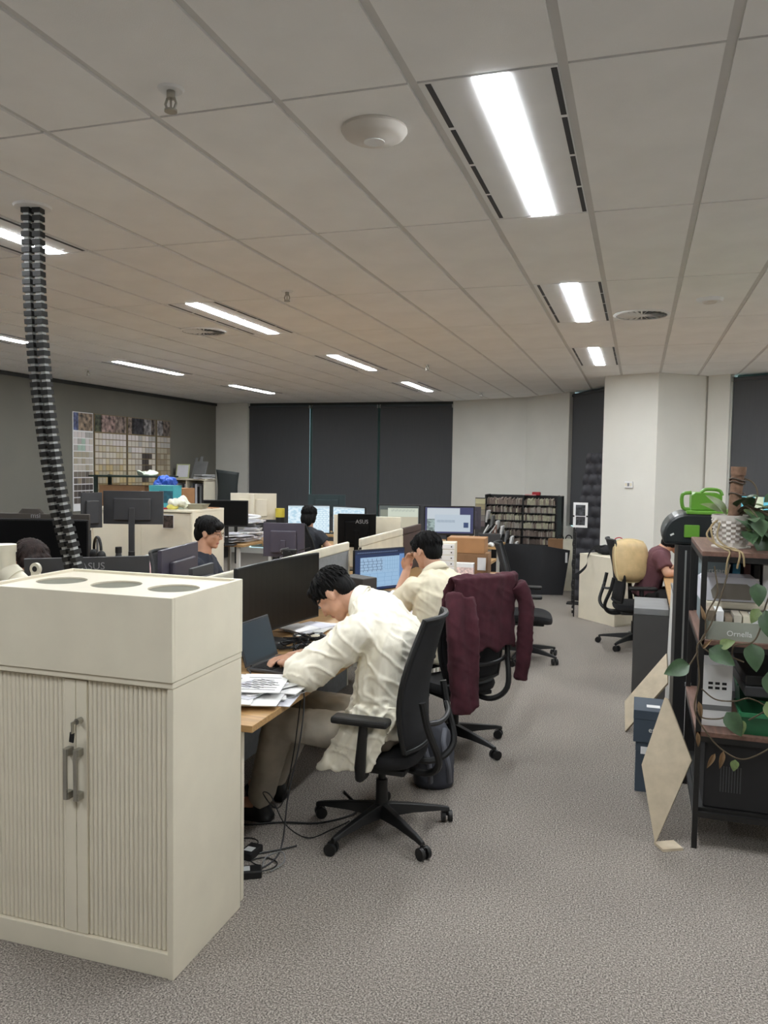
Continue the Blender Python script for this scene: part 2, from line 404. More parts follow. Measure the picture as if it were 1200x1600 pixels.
# faceted facade to the right of the blinds
FA = [(-3.16, 14.2), (-1.75, 13.56), (-0.98, 12.75), (-0.5, 11.9), (0.0, 10.95)]
wall('wall_back_panel', FA[1], FA[0], 0, HC, white_paint)
wall('wall_back_angled', FA[2], FA[1], 0, HC, white_paint)
def facade_panel(name, p0, p1, s0, s1, z0, z1, mat, th=0.012):
    p0 = Vector((*p0, 0)); p1 = Vector((*p1, 0)); d = (p1-p0).normalized(); n = Vector((d.y, -d.x, 0))
    a = p0+d*s0; b = p0+d*s1
    return struct(MB().prism([(a.x, a.y), (b.x, b.y), (b.x+n.x*th, b.y+n.y*th), (a.x+n.x*th, a.y+n.y*th)], z0, z1).build(name, mat))
facade_panel('trim_3', FA[0], FA[1], 0.0, 0.045, 0, HC, white_paint, 0.03)
facade_panel('trim_12', FA[0], FA[1], 0.046, 0.068, 0, HC, dark_grey, 0.008)
facade_panel('wall_panel', FA[0], FA[1], 0.07, 1.44, 0.05, HC-0.09, whiteboard, 0.015)
facade_panel('trim_4', FA[0], FA[1], 0.05, 1.50, HC-0.075, HC-0.05, alu, 0.02)
facade_panel('trim_5', FA[0], FA[1], 1.44, 1.47, 0, HC, dark_grey, 0.006)
facade_panel('trim_6', FA[0], FA[1], 1.475, 1.53, 0, HC, white_paint, 0.035)
facade_panel('wall_panel', FA[1], FA[2], 0.06, 1.08, 0.05, HC-0.07, whiteboard, 0.012)
facade_panel('trim_7', FA[1], FA[2], 0.0, 0.03, 0, HC, dark_grey, 0.012)
facade_panel('trim_8', FA[1], FA[2], 0.02, 1.1, HC-0.05, HC-0.03, alu, 0.02)
window('window_2', FA[2], FA[4], 0.9, HC-0.05, (0.03, 1.0, 2.0))
wall('wall_back_low', FA[4], FA[2], 0, 0.85, white_paint)
blind('narrow charcoal roller blind beside the white column', (-0.995, 12.78), (-0.06, 11.06), 0.9, HC-0.02, -0.03)
# column
struct(MB().prism([(-0.45, 10.58), (0.19, 10.27), (0.83, 10.81), (0.45, 11.5), (-0.1, 11.3)], 0, HC).build('wall_column', col_paint))
# window wall on the right
W0, W1 = Vector((0.83, 10.81)), Vector((4.05, 8.95))
dW = (W1-W0).normalized()
def wp(t): v = W0+dW*t; return (v.x, v.y)
wall('wall_window_side', wp(0.27), wp(0.0), 0, HC, white_paint)
facade_panel('trim_9', wp(0), wp(1), 0.03, 0.05, 0, HC, dark_grey, 0.004)
facade_panel('trim_10', wp(0), wp(1), 0.20, 0.275, 0, HC, white_paint, 0.05)
facade_panel('trim_11', wp(0), wp(1), 0.185, 0.195, 0, HC, dark_grey, 0.006)
window('window_3', wp(0.27), wp(3.7), 0.8, HC-0.05, (0.02, 1.75, 3.4), 0.15)
wall('wall_window_sill', wp(3.75), wp(0.27), 0, 0.76, white_paint)
blind('charcoal roller blind half lowered over the bright window behind the plant', wp(0.285), wp(2.0), 1.47, HC-0.03, -0.03)
blind('charcoal roller blind by the right-hand corner of the room', wp(2.06), wp(3.68), 1.47, HC-0.03, -0.03)

# ceiling: slab, hung tiles, bars
ceil = struct(MB().bb(XL-0.1, XR+0.1, YB-0.1, 15.0, HC+0.06, HC+0.12).build('ceiling', M('slab', (90, 90, 88), 0.9)))
GX, GY, TA, TB = -2.0465, 2.419, 0.45, 1.406
LIGHT_CELLS = {}
for i, js in ((-9, (0, 2, 4, 6)), (-3, (-2, 0, 2, 4, 6)), (3, (-2, 0, 2, 4)), (9, (0, 2, 4))):
    for j in js: LIGHT_CELLS[(i, j)] = True
def in_view(x, y, z, m=1.1):
    d = Vector((x, y, z-CAM_Z)); c = d.dot(CF)
    return c > 0.3 and abs(d.dot(CR)/c) < 0.478*m and abs(d.dot(CU)/c) < 0.6375*m
tile_me = MB().bb(-(TA-0.030)/2, (TA-0.030)/2, -(TB-0.013)/2, (TB-0.013)/2, 0, 0.02).mesh('tile'); tile_me.materials.append(tile_mat)
rest = MB()
for i in range(-14, 14):
    for j in range(-5, 9):
        if (i, j) in LIGHT_CELLS: continue
        cx, cy = GX+TA*(i+0.5), GY+TB*(j+0.5)
        if cx < XL-0.3 or cx > XR+0.2 or cy < YB-0.7 or cy > 14.9: continue
        vis = any(in_view(cx+a*TA*0.5, cy+b*TB*0.5, HC) for a in (-1, 0, 1) for b in (-1, -0.5, 0, 0.5, 1))
        if cy > 13.7+0.4*max(0, -cx-3) or (cx > -0.2 and cy > 11.8) or (cx > 1.3 and cy > 11): vis = False
        if vis: link('tile', tile_me, None, ceil, (cx, cy, HC))
        else: rest.bb(cx-TA/2+0.015, cx+TA/2-0.015, cy-TB/2+0.006, cy+TB/2-0.006, HC, HC+0.02)
rest.build('tile_field', tile_mat, ceil, kind='stuff')
for i in range(-13, 14):
    x = GX+TA*i; MB().bb(x-0.02, x+0.02, YB, 14.9, HC+0.009, HC+0.019).build('bar', bar_mat, ceil)
for j in range(-4, 9):
    y = GY+TB*j; MB().bb(XL, XR, y-0.012, y+0.012, HC+0.013, HC+0.0195).build('cross_bar', bar_mat, ceil)

# ceiling lights, each filling one bay, with four air slots down either side
diff_mat = bpy.data.materials.new('light_diffuser'); diff_mat.use_nodes = True
_b = diff_mat.node_tree.nodes['Principled BSDF']; _b.inputs['Base Color'].default_value = (0.9, 0.9, 0.9, 1)
_b.inputs['Emission Color'].default_value = (0.93, 0.97, 1.0, 1); _b.inputs['Emission Strength'].default_value = LIGHT_STRENGTH
plate_mat = M('light_plate', (236, 237, 238), 0.6, var=0.01)
slot_mat = M('slot_dark', (52, 54, 60), 0.6, var=0.02)
LLAB = {(3, 0): 'bright strip ceiling light nearest the viewer, above the aisle', (3, 2): 'strip ceiling light beside the round air vent, second along the aisle',
        (3, 4): 'strip ceiling light nearest the white column, third along the aisle', (-3, 0): 'strip ceiling light behind the hanging cable spine',
        (-3, 2): 'long strip ceiling light in the middle row, above the man with glasses', (-3, 4): 'strip ceiling light in the middle row, above the desk screens',
        (-3, 6): 'smallest strip ceiling light in the middle row, nearest the white wall panels', (-9, 2): 'strip ceiling light in the far left row, cut by the left picture edge',
        (-9, 4): 'strip ceiling light in the far left row, above the colour sample boards', (-9, 6): 'strip ceiling light in the far left row, nearest the blinds'}
plate_me = slot_me = diff_me = end_me = None
for (i, j) in LIGHT_CELLS:
    cx, cy = GX+TA*(i+0.5), GY+TB*(j+0.5)
    t = thing('ceiling_light', LLAB.get((i, j), 'strip ceiling light outside the picture'), 'ceiling light', (cx, cy, HC), 0, 'strip ceiling lights')
    if plate_me is None:
        w, h = (TA-0.03)/2, (TB-0.013)/2; d0, d1 = -0.036, 0.062
        mb = MB(); mb.bb(-w, d0, -h, h, 0, 0.018); mb.bb(d1, w, -h, h, 0, 0.018); mb.bb(d0, d1, -h, -h+0.008, 0, 0.018); mb.bb(d0, d1, h-0.008, h, 0, 0.018)
        plate_me = mb.mesh('plate'); plate_me.materials.append(plate_mat)
        diff_me = MB().bb(d0, d1, -h+0.008, h-0.008, -0.003, 0.012).mesh('diffuser'); diff_me.materials.append(diff_mat)
        slot_me = MB().bb(-0.009, 0.009, -h/4+0.012, h/4-0.012, -0.0015, 0.004).mesh('slot'); slot_me.materials.append(slot_mat)
    link('plate', plate_me, None, t); link('diffuser', diff_me, None, t)
    for sx in (-w+0.03, w-0.012):
        for k in range(4): link('air_slot', slot_me, None, t, (sx, -h+h/4+k*h/2, 0))

# sprinklers, detectors, diffusers
def sprinkler(x, y, label, s=1.0):
    t = thing('sprinkler', label, 'sprinkler', (x, y, HC), 0, 'ceiling sprinklers'); t.scale = (s, s, s)
    MB().cyl((0, 0, 0.0), (0, 0, -0.007), 0.042, 0.036, 24).build('escutcheon', plate_mat, t, smooth=True)
    MB().cyl((0, 0, -0.005), (0, 0, -0.03), 0.013, n=12).build('body', chrome, t, smooth=True)
    m = MB()
    for s_ in (-1, 1): m.tube([(s_*0.012, 0, -0.028), (s_*0.019, 0, -0.045), (s_*0.012, 0, -0.064)], 0.004)
    m.cyl((0, 0, -0.03), (0, 0, -0.06), 0.0035, n=8); m.build('frame_arms', chrome, t, smooth=True)
    MB().cyl((0, 0, -0.064), (0, 0, -0.07), 0.02, n=16).build('deflector', chrome, t, smooth=True)
sprinkler(-1.43, 2.25, 'chrome ceiling sprinkler nearest the viewer, at upper left')
sprinkler(-2.30, 5.03, 'small ceiling sprinkler right of the long middle light')
sprinkler(-2.35, 8.99, 'tiny ceiling sprinkler between the middle row and aisle lights')
sprinkler(-6.77, 8.74, 'tiny ceiling sprinkler near the grey wall, left of the strip light')
sprinkler(-2.40, 12.53, 'tiny ceiling sprinkler right in front of the white wall panels')
t = thing('wireless_access_point', 'white domed round access point on the ceiling left of the nearest light', 'access point', (-0.91, 2.70, HC))
prof = [(0.0, -0.046), (0.045, -0.045), (0.05, -0.041), (0.085, -0.036), (0.105, -0.026), (0.115, -0.012), (0.112, 0.0)]
m = MB(); m.loft([m.ring((0, 0, z), Vector((1, 0, 0)), Vector((0, 1, 0)), max(r, 0.001), max(r, 0.001), 36) for r, z in prof]); m.build('dome', pot_m, t, smooth=True)
MB().cyl((0, 0, -0.0455), (0, 0, -0.048), 0.036, n=28).build('centre_cap', plate_mat, t, smooth=True)
t = thing('smoke_detector', 'flat white round detector on the ceiling right of the air vent', 'detector', (0.42, 5.94, HC))
MB().cyl((0, 0, 0), (0, 0, -0.02), 0.09, 0.08, 28).build('body', plate_mat, t, smooth=True)
MB().cyl((0, 0, -0.02), (0, 0, -0.03), 0.05, 0.04, 24).build('cap', pot_m, t, smooth=True)
def swirl(x, y, label):
    t = thing('air_diffuser', label, 'air vent', (x, y, HC))
    m = MB(); r0, r1 = 0.185, 0.205
    m.loft([m.ring((0, 0, z), Vector((1, 0, 0)), Vector((0, 1, 0)), r, r, 32) for r, z in ((r0, -0.001), (r0, -0.012), (r1, -0.006), (r1, -0.001), (r0, -0.001))], caps=False)
    m.build('rim', plate_mat, t, smooth=True)
    MB().cyl((0, 0, -0.001), (0, 0, -0.003), 0.186, n=32).build('dark_core', slot_mat, t)
    bl = MB().box((0.11, 0, 0), (0.14, 0.012, 0.002), RX(0.5)).mesh('blade'); bl.materials.append(plate_mat)
    for k in range(24): link('blade', bl, None, t, (0, 0, -0.007), (0, 0, 2*PI*k/24))
    MB().cyl((0, 0, -0.003), (0, 0, -0.012), 0.04, n=20).build('hub', plate_mat, t)
swirl(-0.02, 6.41, 'round swirl air vent in the ceiling right of the aisle lights')
swirl(-3.71, 6.36, 'small round swirl air vent left of the long middle light')

# cable spine from the ceiling
t = thing('cable_spine', 'hanging black segmented cable spine dropping from the ceiling behind the cabinet', 'cable spine', (-2.69, 3.09, 0))
sp = catmull([(0, 0, HC), (0.005, 0.0, 2.55), (0.02, 0.01, 2.2), (0.05, 0.03, 1.85), (0.09, 0.05, 1.55), (0.135, 0.08, 1.30), (0.19, 0.10, 1.05), (0.22, 0.11, 0.76)], 12)
MB().cyl((0, 0, HC), (0, 0, HC-0.01), 0.085, 0.08, 28).build('ceiling_plate', plate_mat, t, smooth=True)
acc = 0; last = sp[0]; nxt = 0.02; k = 0
lm = MB(); lm.bb(-0.020, 0.020, -0.021, 0.021, -0.0115, 0.0115); lme = lm.mesh('spine_link'); lme.materials.append(black_mt)
wm = MB(); wm.bb(-0.0125, 0.0125, -0.0135, 0.0135, -0.019, 0.019); wme = wm.mesh('white_insert'); wme.materials.append(white_cord)
side = Vector((CR.x, CR.y, 0)).normalized()
for a, b in zip(sp[:-1], sp[1:]):
    seg = (b-a).length
    while nxt <= acc+seg:
        p = a+(b-a)*((nxt-acc)/seg); d = (b-a).normalized(); q = Vector((0, 0, -1)).rotation_difference(d)
        tw = 0.5-0.25*nxt
        rot = (q.to_matrix() @ RZ(tw-0.3)).to_euler()
        s2 = side.copy(); s2.rotate(Matrix.Rotation(tw-0.5, 3, 'Z'))
        for sgn in (-1, 1):
            o = link('spine_link', lme, None, t, p+s2*(0.0255*sgn), rot)
            link('white_insert', wme, None, o, (0, 0, 0.012))
        nxt += 0.036; k += 1
    acc += seg
# ------------------------------------------------------------------ front cabinet and its planter box
CX0, CX1, CY0, CY1 = -2.235, -1.445, 2.285, 2.765
def tambour_cabinet(label, x0, x1, y0, y1, H, slats=18, detail=True, name='tambour_cabinet'):
    w, d = x1-x0, y1-y0
    t = thing(name, label, 'cabinet', ((x0+x1)/2, (y0+y1)/2, 0))
    hw, hd = w/2, d/2
    m = MB(); m.bb(-hw, -hw+0.022, -hd, hd, 0, H-0.022); m.bb(hw-0.022, hw, -hd, hd, 0, H-0.022); m.bb(-hw+0.022, hw-0.022, hd-0.015, hd, 0, H-0.022)
    m.build('carcass', white_lam, t, bevel=0.002)
    MB().bb(-hw-0.002, hw+0.002, -hd-0.004, hd, H-0.022, H).build('top_panel', white_lam, t, bevel=0.003)
    MB().bb(-hw+0.022, hw-0.022, -hd+0.004, hd-0.02, 0.0, 0.085).build('plinth', white_lam, t, bevel=0.002)
    inner = w-0.044; dw = inner/2; z0, z1 = 0.088, H-0.03
    pitch = (dw-0.045)/max(slats, 1)
    sl = MB(); n = 6; poly = [(-pitch/2+0.0006, 0.0)]+[(-pitch/2+0.0012+(pitch-0.0024)*k/n, -0.0048*math.sin(PI*k/n)**0.6) for k in range(n+1)]+[(pitch/2-0.0006, 0.0)]
    sl.prism(poly, z0, z1); slm = sl.mesh('slat', True); slm.materials.append(white_lam)
    for s in (-1, 1):
        dm = MB(); xa, xb = (-dw, 0.0) if s < 0 else (0.0, dw)
        dm.bb(xa+0.001, xb-0.001, -hd+0.022, -hd+0.03, z0, z1)
        a, b = (-0.045, -0.0015) if s < 0 else (0.0015, 0.045)
        if not slats: a, b = (xa+0.002, -0.0015) if s < 0 else (0.0015, xb-0.002)
        dm.bb(a, b, -hd+0.012, -hd+0.023, z0, z1)
        dr = dm.build('tambour_door' if slats else 'door', white_lam, t, bevel=0.0015)
        for k in range(slats):
            x = s*(0.045+pitch*(k+0.5)); link('slat', slm, None, dr, (x, -hd+0.022, 0))
        if detail:
            hx = s*0.021
            h = MB(); h.bb(hx-0.0075, hx+0.0075, -hd-0.022, -hd-0.014, 0.575, 0.755)
            for zz in (0.588, 0.742): h.bb(hx-0.011, hx+0.011, -hd-0.018, -hd+0.013, zz-0.013, zz+0.013)
            tag(h.build('handle', chrome, dr, bevel=0.002), 'brushed steel bow handle')
        else:
            MB().bb(s*0.02-0.006, s*0.02+0.006, -hd-0.012, -hd+0.013, 0.6, 0.74).build('handle', chrome, dr)
    if detail:
        lk = MB().cyl((0.022, -hd+0.013, 0.853), (0.022, -hd-0.012, 0.853), 0.0105, n=18).build('lock', chrome, t, smooth=True)
        km = MB(); km.bb(-0.0015, 0.0015, -0.03, 0.0, -0.006, 0.006)
        km.box((0.0, -0.022, -0.02), (0.004, 0.012, 0.03)); km.build('key', chrome, lk, loc=(0.022, -hd-0.01, 0.853))
        fb = MB().box((0, 0, 0), (0.018, 0.006, 0.036), RY(0.12)).build('key_fob', black_pl, lk, bevel=0.002, loc=(0.014, -hd-0.026, 0.802))
    return t
tambour_cabinet('white tambour-door cabinet in the left foreground with a key in its lock', CX0, CX1, CY0, CY1, 1.022)
def planter(label, x0, x1, y0, y1, z0, z1):
    t = thing('planter_box', label, 'planter box', ((x0+x1)/2, (y0+y1)/2, z0))
    hw, hd, H = (x1-x0)/2, (y1-y0)/2, z1-z0; tk = 0.016
    m = MB(); m.bb(-hw, hw, -hd, -hd+tk, 0, H); m.bb(-hw, hw, hd-tk, hd, 0, H); m.bb(-hw, -hw+tk, -hd+tk, hd-tk, 0, H); m.bb(hw-tk, hw, -hd+tk, hd-tk, 0, H)
    m.build('side_walls', white_lam, t, bevel=0.002)
    zt = H-0.010; R = 0.092
    xs = [-hw+tk]+[-0.123, 0.123]+[hw-tk]; cs = [-0.243, 0.0, 0.243]
    top = MB(); N = 48
    for k in range(3):
        a, b, c = xs[k], xs[k+1], cs[k]; y0_, y1_ = -hd+tk, hd-tk
        ring = [(c+R*math.cos(2*PI*i/N), R*math.sin(2*PI*i/N)) for i in range(N)]
        out = []
        for i in range(N):
            dx, dy = math.cos(2*PI*i/N), math.sin(2*PI*i/N)
            tx = ((b-c)/dx if dx > 0 else (a-c)/dx) if abs(dx) > 1e-9 else 1e9
            ty = ((y1_)/dy if dy > 0 else (y0_)/dy) if abs(dy) > 1e-9 else 1e9
            q = min(tx, ty); out.append((c+dx*q, dy*q))
        corners = [(b, y1_), (a, y1_), (a, y0_), (b, y0_)]
        vs = [(x, y, zt) for x, y in ring]+[(x, y, zt) for x, y in out]+[(x, y, zt-0.012) for x, y in ring]
        fs = [(i, (i+1) % N, N+(i+1) % N, N+i) for i in range(N)]+[(i, 2*N+i, 2*N+(i+1) % N, (i+1) % N) for i in range(N)]
        base = len(vs)
        for cx_, cy_ in corners:     # close the corner gaps left by the rays
            for i in range(N):
                p, q = out[i], out[(i+1) % N]
                if abs(p[0]-cx_)+abs(q[1]-cy_) < 1e-6 and abs(p[1]-cy_) > 1e-6 or abs(p[1]-cy_)+abs(q[0]-cx_) < 1e-6 and abs(p[0]-cx_) > 1e-6:
                    vs.append((cx_, cy_, zt)); fs.append((N+i, len(vs)-1, N+(i+1) % N))
        top.add(vs, fs)
    top.build('top_panel', white_lam, t)
    for c in cs: tag(MB().cyl((c, 0, zt-0.010), (c, 0, zt-0.006), R+0.006, n=48).build('pot_hole_cover', olive_disc, t), 'round olive-grey cover')
    m = MB()
    return t
planter('white planter box with three round holes on top of the foreground cabinet', CX0+0.012, CX1+0.004, CY0-0.012, CY1, 1.0225, 1.305)
# white jointed pipes seen past the cabinet's left edge
t = thing('pipe_sample', 'white jointed plastic pipe pieces standing behind the planter box at left edge', 'pipe', (-2.755, 2.98, 0.7205))
MB().cyl((-0.02, 0, 0), (-0.02, 0, 0.635), 0.05, n=28).build('upright_pipe', cream, t, smooth=True)
m = MB(); m.cyl((-0.03, 0.0, 0.535), (0.085, 0.015, 0.435), 0.05, n=28); m.build('elbow_pipe', cream, t, smooth=True)
MB().cyl((0.0, 0.004, 0.508), (0.03, 0.008, 0.482), 0.055, n=28).build('elbow_collar', cream, t, smooth=True)
MB().cyl((-0.02, 0, 0.605), (-0.02, 0, 0.64), 0.054, n=28).build('pipe_collar', cream, t, smooth=True)
m = MB(); m.cyl((0.125, 0.045, 0.53), (0.125, 0.03, 0.53), 0.028, n=24); m.box((0.125, 0.038, 0.27), (0.045, 0.014, 0.52)); m.build('bracket', cream, t, smooth=True)
MB().cyl((0.125, 0.031, 0.53), (0.125, 0.0285, 0.53), 0.013, n=18).build('bracket_hole', black_pl, t)

# ------------------------------------------------------------------ desks and screens
def desk(label, x0, x1, y0, y1, z=0.72, th=0.028, legs=True, end_panel=None, edge='x1', name='desk'):
    t = thing(name, label, 'desk', ((x0+x1)/2, (y0+y1)/2, 0)); hw, hd = (x1-x0)/2, (y1-y0)/2
    MB().bb(-hw, hw, -hd, hd, z-th, z).build('worktop', oak, t, bevel=0.002)
    if end_panel: a = end_panel; MB().bb(-hw+0.03, hw-0.05, -hd+0.005, -hd+0.03, 0, z-th).build('end_panel', white_lam, t)
    if legs:
        for sy in ((1,) if end_panel else (-1, 1)):
            for sx in (-1, 1):
                MB().bb(sx*(hw-0.09)-0.02, sx*(hw-0.09)+0.02, sy*(hd-0.06)-0.02, sy*(hd-0.06)+0.02, 0, z-th).build('leg', white_paint, t)
    MB().bb(-hw+0.06, -hw+0.08, -hd+0.08, hd-0.08, 0.38, z-th).build('modesty_panel', dark_grey, t)
    return t
desk('oak-topped desk of the bent-over man, nearest the foreground cabinet', -2.14, -1.415, 2.80, 4.45, end_panel=True)
desk('oak-topped desk of the man in the short-sleeved shirt', -2.14, -1.415, 4.46, 6.12)
desk('oak-topped desk carrying the cardboard boxes', -2.14, -1.415, 6.13, 7.86)
desk('oak-topped desk across the spine, in front of the hidden man', -2.94, -2.20, 2.80, 4.45)
desk('oak-topped desk in front of the man with glasses', -2.94, -2.20, 4.46, 6.12)
desk('desk holding the dark monitor backs beyond the man with glasses', -3.7, -2.20, 6.45, 7.62)
desk('desk under the pair of pale monitors facing the viewer', -2.95, -1.5, 8.15, 8.98)
desk('desk under the two bright plan screens of the far woman', -4.6, -3.05, 9.35, 10.05)
desk('brown desk heaped with loose papers in the middle distance', -5.75, -4.72, 9.05, 10.5)
desk('desk carrying the large curved monitor in front of the tambour island', -5.0, -3.7, 4.75, 6.2)
desk('far desk end with clutter left of the sample rack', -2.75, -1.72, 10.2, 11.0)
desk('oak desk on the right where the woman in plum rests her arm', 0.255, 1.0, 6.32, 9.2)
def screen_panel(label, x, y0, y1, top, mat_face, mat_cap, z0=0.55, th=0.03):
    t = thing('desk_screen', label, 'partition', (x, (y0+y1)/2, 0)); h = (y1-y0)/2
    MB().bb(-th/2+0.004, th/2-0.004, -h, h, 0.0, top-0.07).build('fabric_panel', mat_face, t)
    m = MB(); m.bb(-th/2, th/2, -h-0.004, h, top-0.07, top); m.build('top_cap', mat_cap, t, bevel=0.012)
    for s in (-1, 1): MB().bb(-th/2, th/2, s*(h-0.012)-0.012, s*(h-0.012)+0.012, 0, top-0.075).build('end_post', mat_cap, t)
    return t
scr_fab = M('grey_screen_fabric', (128, 130, 132), 0.9, var=0.04, scale=30)
brown_screen = M('brown_screen', (74, 58, 54), 0.7)
screen_panel('grey fabric desk partition with a cream rounded top behind the black monitor', -2.17, 2.82, 5.93, 1.145, scr_fab, cream)
screen_panel('cream desk partition between the plan-drawing monitor and the glossy monitor', -2.17, 6.22, 7.44, 1.145, cream, cream)
screen_panel('dark brown desk partition right behind the head of the man in short sleeves', -2.17, 7.46, 8.12, 1.145, brown_screen, brown_screen)
t = thing('desk_screen', 'upright white partition edge left of the glossy black monitor', 'partition', (-2.86, 7.645, 0))
MB().bb(-0.09, 0.62, -0.012, 0.012, 0.0, 1.235).build('panel', cream, t, bevel=0.004); MB().bb(-0.09, -0.05, -0.016, 0.016, 0.0, 1.24).build('end_post', cream, t)

# ------------------------------------------------------------------ monitors
def monitor(label, TL, TR, h, zbase, back=False, screen=None, curve=0.0, body=None, stand=True, logo=None, bezel=0.012, tilt=0.0, name='monitor', neck_x=0.0):
    """TL, TR: world positions of the upper corners as seen from the viewer's side"""
    TL = Vector(TL); TR = Vector(TR); c = (TL+TR)/2; d = TR-TL; w = math.hypot(d.x, d.y); a = math.atan2(d.y, d.x)+(PI if back else 0)
    top = c.z; body = body or black_pl
    t = thing(name, label, 'monitor', (c.x, c.y, zbase), a)
    zt = top-zbase; zb = zt-h; hw = w/2; cv = lambda x: -curve*(x/hw)**2
    N = 14
    def slab(x0, x1, z0, z1, y0, y1):
        m = MB(); rings = []
        for k in range(N+1):
            x = x0+(x1-x0)*k/N; o = cv(x); rings.append([Vector((x, o+y0, z0)), Vector((x, o+y1, z0)), Vector((x, o+y1, z1)), Vector((x, o+y0, z1))])
        return m.loft(rings)
    slab(-hw, hw, zb, zt, 0.0, 0.022).build('housing', body, t, bevel=0.003)
    sm = slab(-hw+bezel, hw-bezel, zb+bezel*1.5, zt-bezel, -0.0015, 0.002).build('screen', screen or glossy_black, t)
    slab(-hw*0.62, hw*0.62, zb+h*0.12, zt-h*0.22, 0.02, 0.05).build('rear_bulge', body, t, bevel=0.008)
    if stand:
        st = MB(); st.bb(neck_x-0.025, neck_x+0.025, 0.045, 0.065, 0.0, zb+h*0.5); st.build('stand_neck', body, t, bevel=0.004)
        MB().bb(neck_x-0.12, neck_x+0.12, -0.07, 0.13, 0.0, 0.012).build('stand_base', body, t, bevel=0.004)
    if logo:
        s, size, lx, lz = logo
        if back: text('logo', s, size, logo_m, t, (lx, 0.0235+cv(lx)+(0.028 if abs(lx) < hw*0.6 and lz < 0.78 else 0), zb+h*lz), (PI/2, 0, PI))
        else: text('logo', s, size, logo_m, t, (lx, -0.003+cv(lx), zb+h*lz), (PI/2, 0, 0))
    return t
D = 0.72
monitor('large black switched-off curved monitor in front of the bent-over man', (-1.99, 3.70, 1.205), (-1.90, 4.60, 1.205), 0.40, D, curve=0.03, bezel=0.008)
monitor('monitor showing a blue and white plan drawing beside the short-sleeved man', (-2.09, 5.86, 1.085), (-1.81, 6.30, 1.085), 0.335, D, screen=scr_cad, bezel=0.007)
monitor('wide dark monitor back with raised lettering, just behind the planter box', (-2.83, 3.17, 1.265), (-2.37, 3.53, 1.28), 0.34, D, back=True, body=dark_grey, logo=('ASUS', 0.05, -0.02, 0.82))
monitor('dark grey monitor back directly beside the man with glasses', (-2.395, 3.64, 1.285), (-2.485, 4.16, 1.285), 0.33, D, back=True, body=purple_grey)
monitor('small dark screen back lowest in front of the man with glasses', (-2.27, 3.74, 1.175), (-2.30, 4.02, 1.195), 0.24, D, back=True, body=dark_grey)
ms = monitor('wide black curved monitor at the left edge, under a dark brown hood', (-4.80, 4.85, 1.305), (-3.94, 5.10, 1.305), 0.37, D, curve=0.04)
hd = MB(); hd.bb(-0.43, 0.43, 0.024, 0.05, 0.50, 0.625); hd.build('hood', M('hood_brown', (62, 56, 50), 0.6), ms, bevel=0.006)
m = MB(); m.loft([m.ring((-0.02, 0.037, 0.625+0.0), Vector((1, 0, 0)), Vector((0, 1, 0)), 0.1, 0.012, 20), m.ring((-0.02, 0.037, 0.66), Vector((1, 0, 0)), Vector((0, 1, 0)), 0.07, 0.010, 20)]); m.build('hood_bump', MATS['hood_brown'], ms)
text('logo', 'msi', 0.055, logo_m, ms, (0.02, 0.022, 0.592), (PI/2, 0, 0))
monitor('large dark grey monitor raised on a thin pole in front of the swatch boards', (-4.37, 5.83, 1.495), (-3.89, 6.00, 1.50), 0.285, D, back=True, curve=0.015, body=dark_grey)
monitor('dark angled monitor back joined to the left end of the raised grey monitor', (-4.47, 5.66, 1.475), (-4.375, 5.81, 1.49), 0.30, D, back=True, body=dark_grey, stand=False)
t = thing('tablet_panel', 'tall dark grey panel standing under the left end of the raised monitor', 'panel', (-4.37, 5.62, D), -0.7)
MB().bb(-0.10, 0.10, -0.01, 0.01, 0, 0.46).build('panel', dark_grey, t, bevel=0.004); MB().bb(-0.08, 0.08, -0.05, 0.06, 0, 0.012).build('foot', dark_grey, t)
monitor('dark purple-grey monitor back in front of the far woman', (-3.38, 6.90, 1.175), (-3.0, 7.00, 1.205), 0.32, D, back=True, body=purple_grey, curve=0.01)
monitor('glossy black monitor with small lettering beside the white partition edge', (-2.81, 7.38, 1.262), (-2.45, 7.49, 1.278), 0.33, D, back=True, body=glossy_black, logo=('ASUS', 0.055, -0.05, 0.72))
monitor('monitor with a white reflection painted as a glow, left of the pair above the short-sleeved man', (-2.78, 8.56, 1.315), (-2.325, 8.69, 1.31), 0.36, D, screen=scr_reflect, bezel=0.014)
monitor('lit monitor showing documents, right of the pair above the short-sleeved man', (-2.285, 8.70, 1.305), (-1.74, 8.87, 1.305), 0.33, D, screen=scr_doc, bezel=0.016)
monitor('bright monitor with a site plan directly behind the far woman', (-4.34, 9.55, 1.225), (-3.83, 9.78, 1.215), 0.38, D, screen=scr_plan, curve=0.012)
monitor('bright monitor with a site plan, right of the far woman', (-3.80, 9.80, 1.215), (-3.30, 9.66, 1.205), 0.36, D, screen=scr_plan, curve=0.012)
monitor('dark teal monitor back against the window blinds', (-4.70, 11.08, 1.30), (-4.17, 11.26, 1.30), 0.33, D, back=True, body=M('dark_teal_plastic', (42, 60, 64), 0.5))
desk('low far desk by the window blinds', -5.0, -3.9, 10.9, 11.6)
im = monitor('white all-in-one computer back with a central stem, before the blinds', (-5.33, 9.85, 1.335), (-4.73, 10.04, 1.345), 0.36, D, back=True, body=white_lam, curve=0.035)
MB().bb(-0.03, 0.03, 0.05, 0.085, 0.2, 0.61).build('rear_stem', white_lam, im, bevel=0.004)
monitor('black switched-off monitor behind the man with glasses, over the paper heap', (-5.17, 8.86, 1.285), (-4.63, 9.02, 1.285), 0.33, D, curve=0.01)
monitor('small dark monitor at the cluttered desk end left of the sample rack', (-2.22, 10.42, 1.22), (-1.98, 10.5, 1.22), 0.3, D, back=True, body=purple_grey)

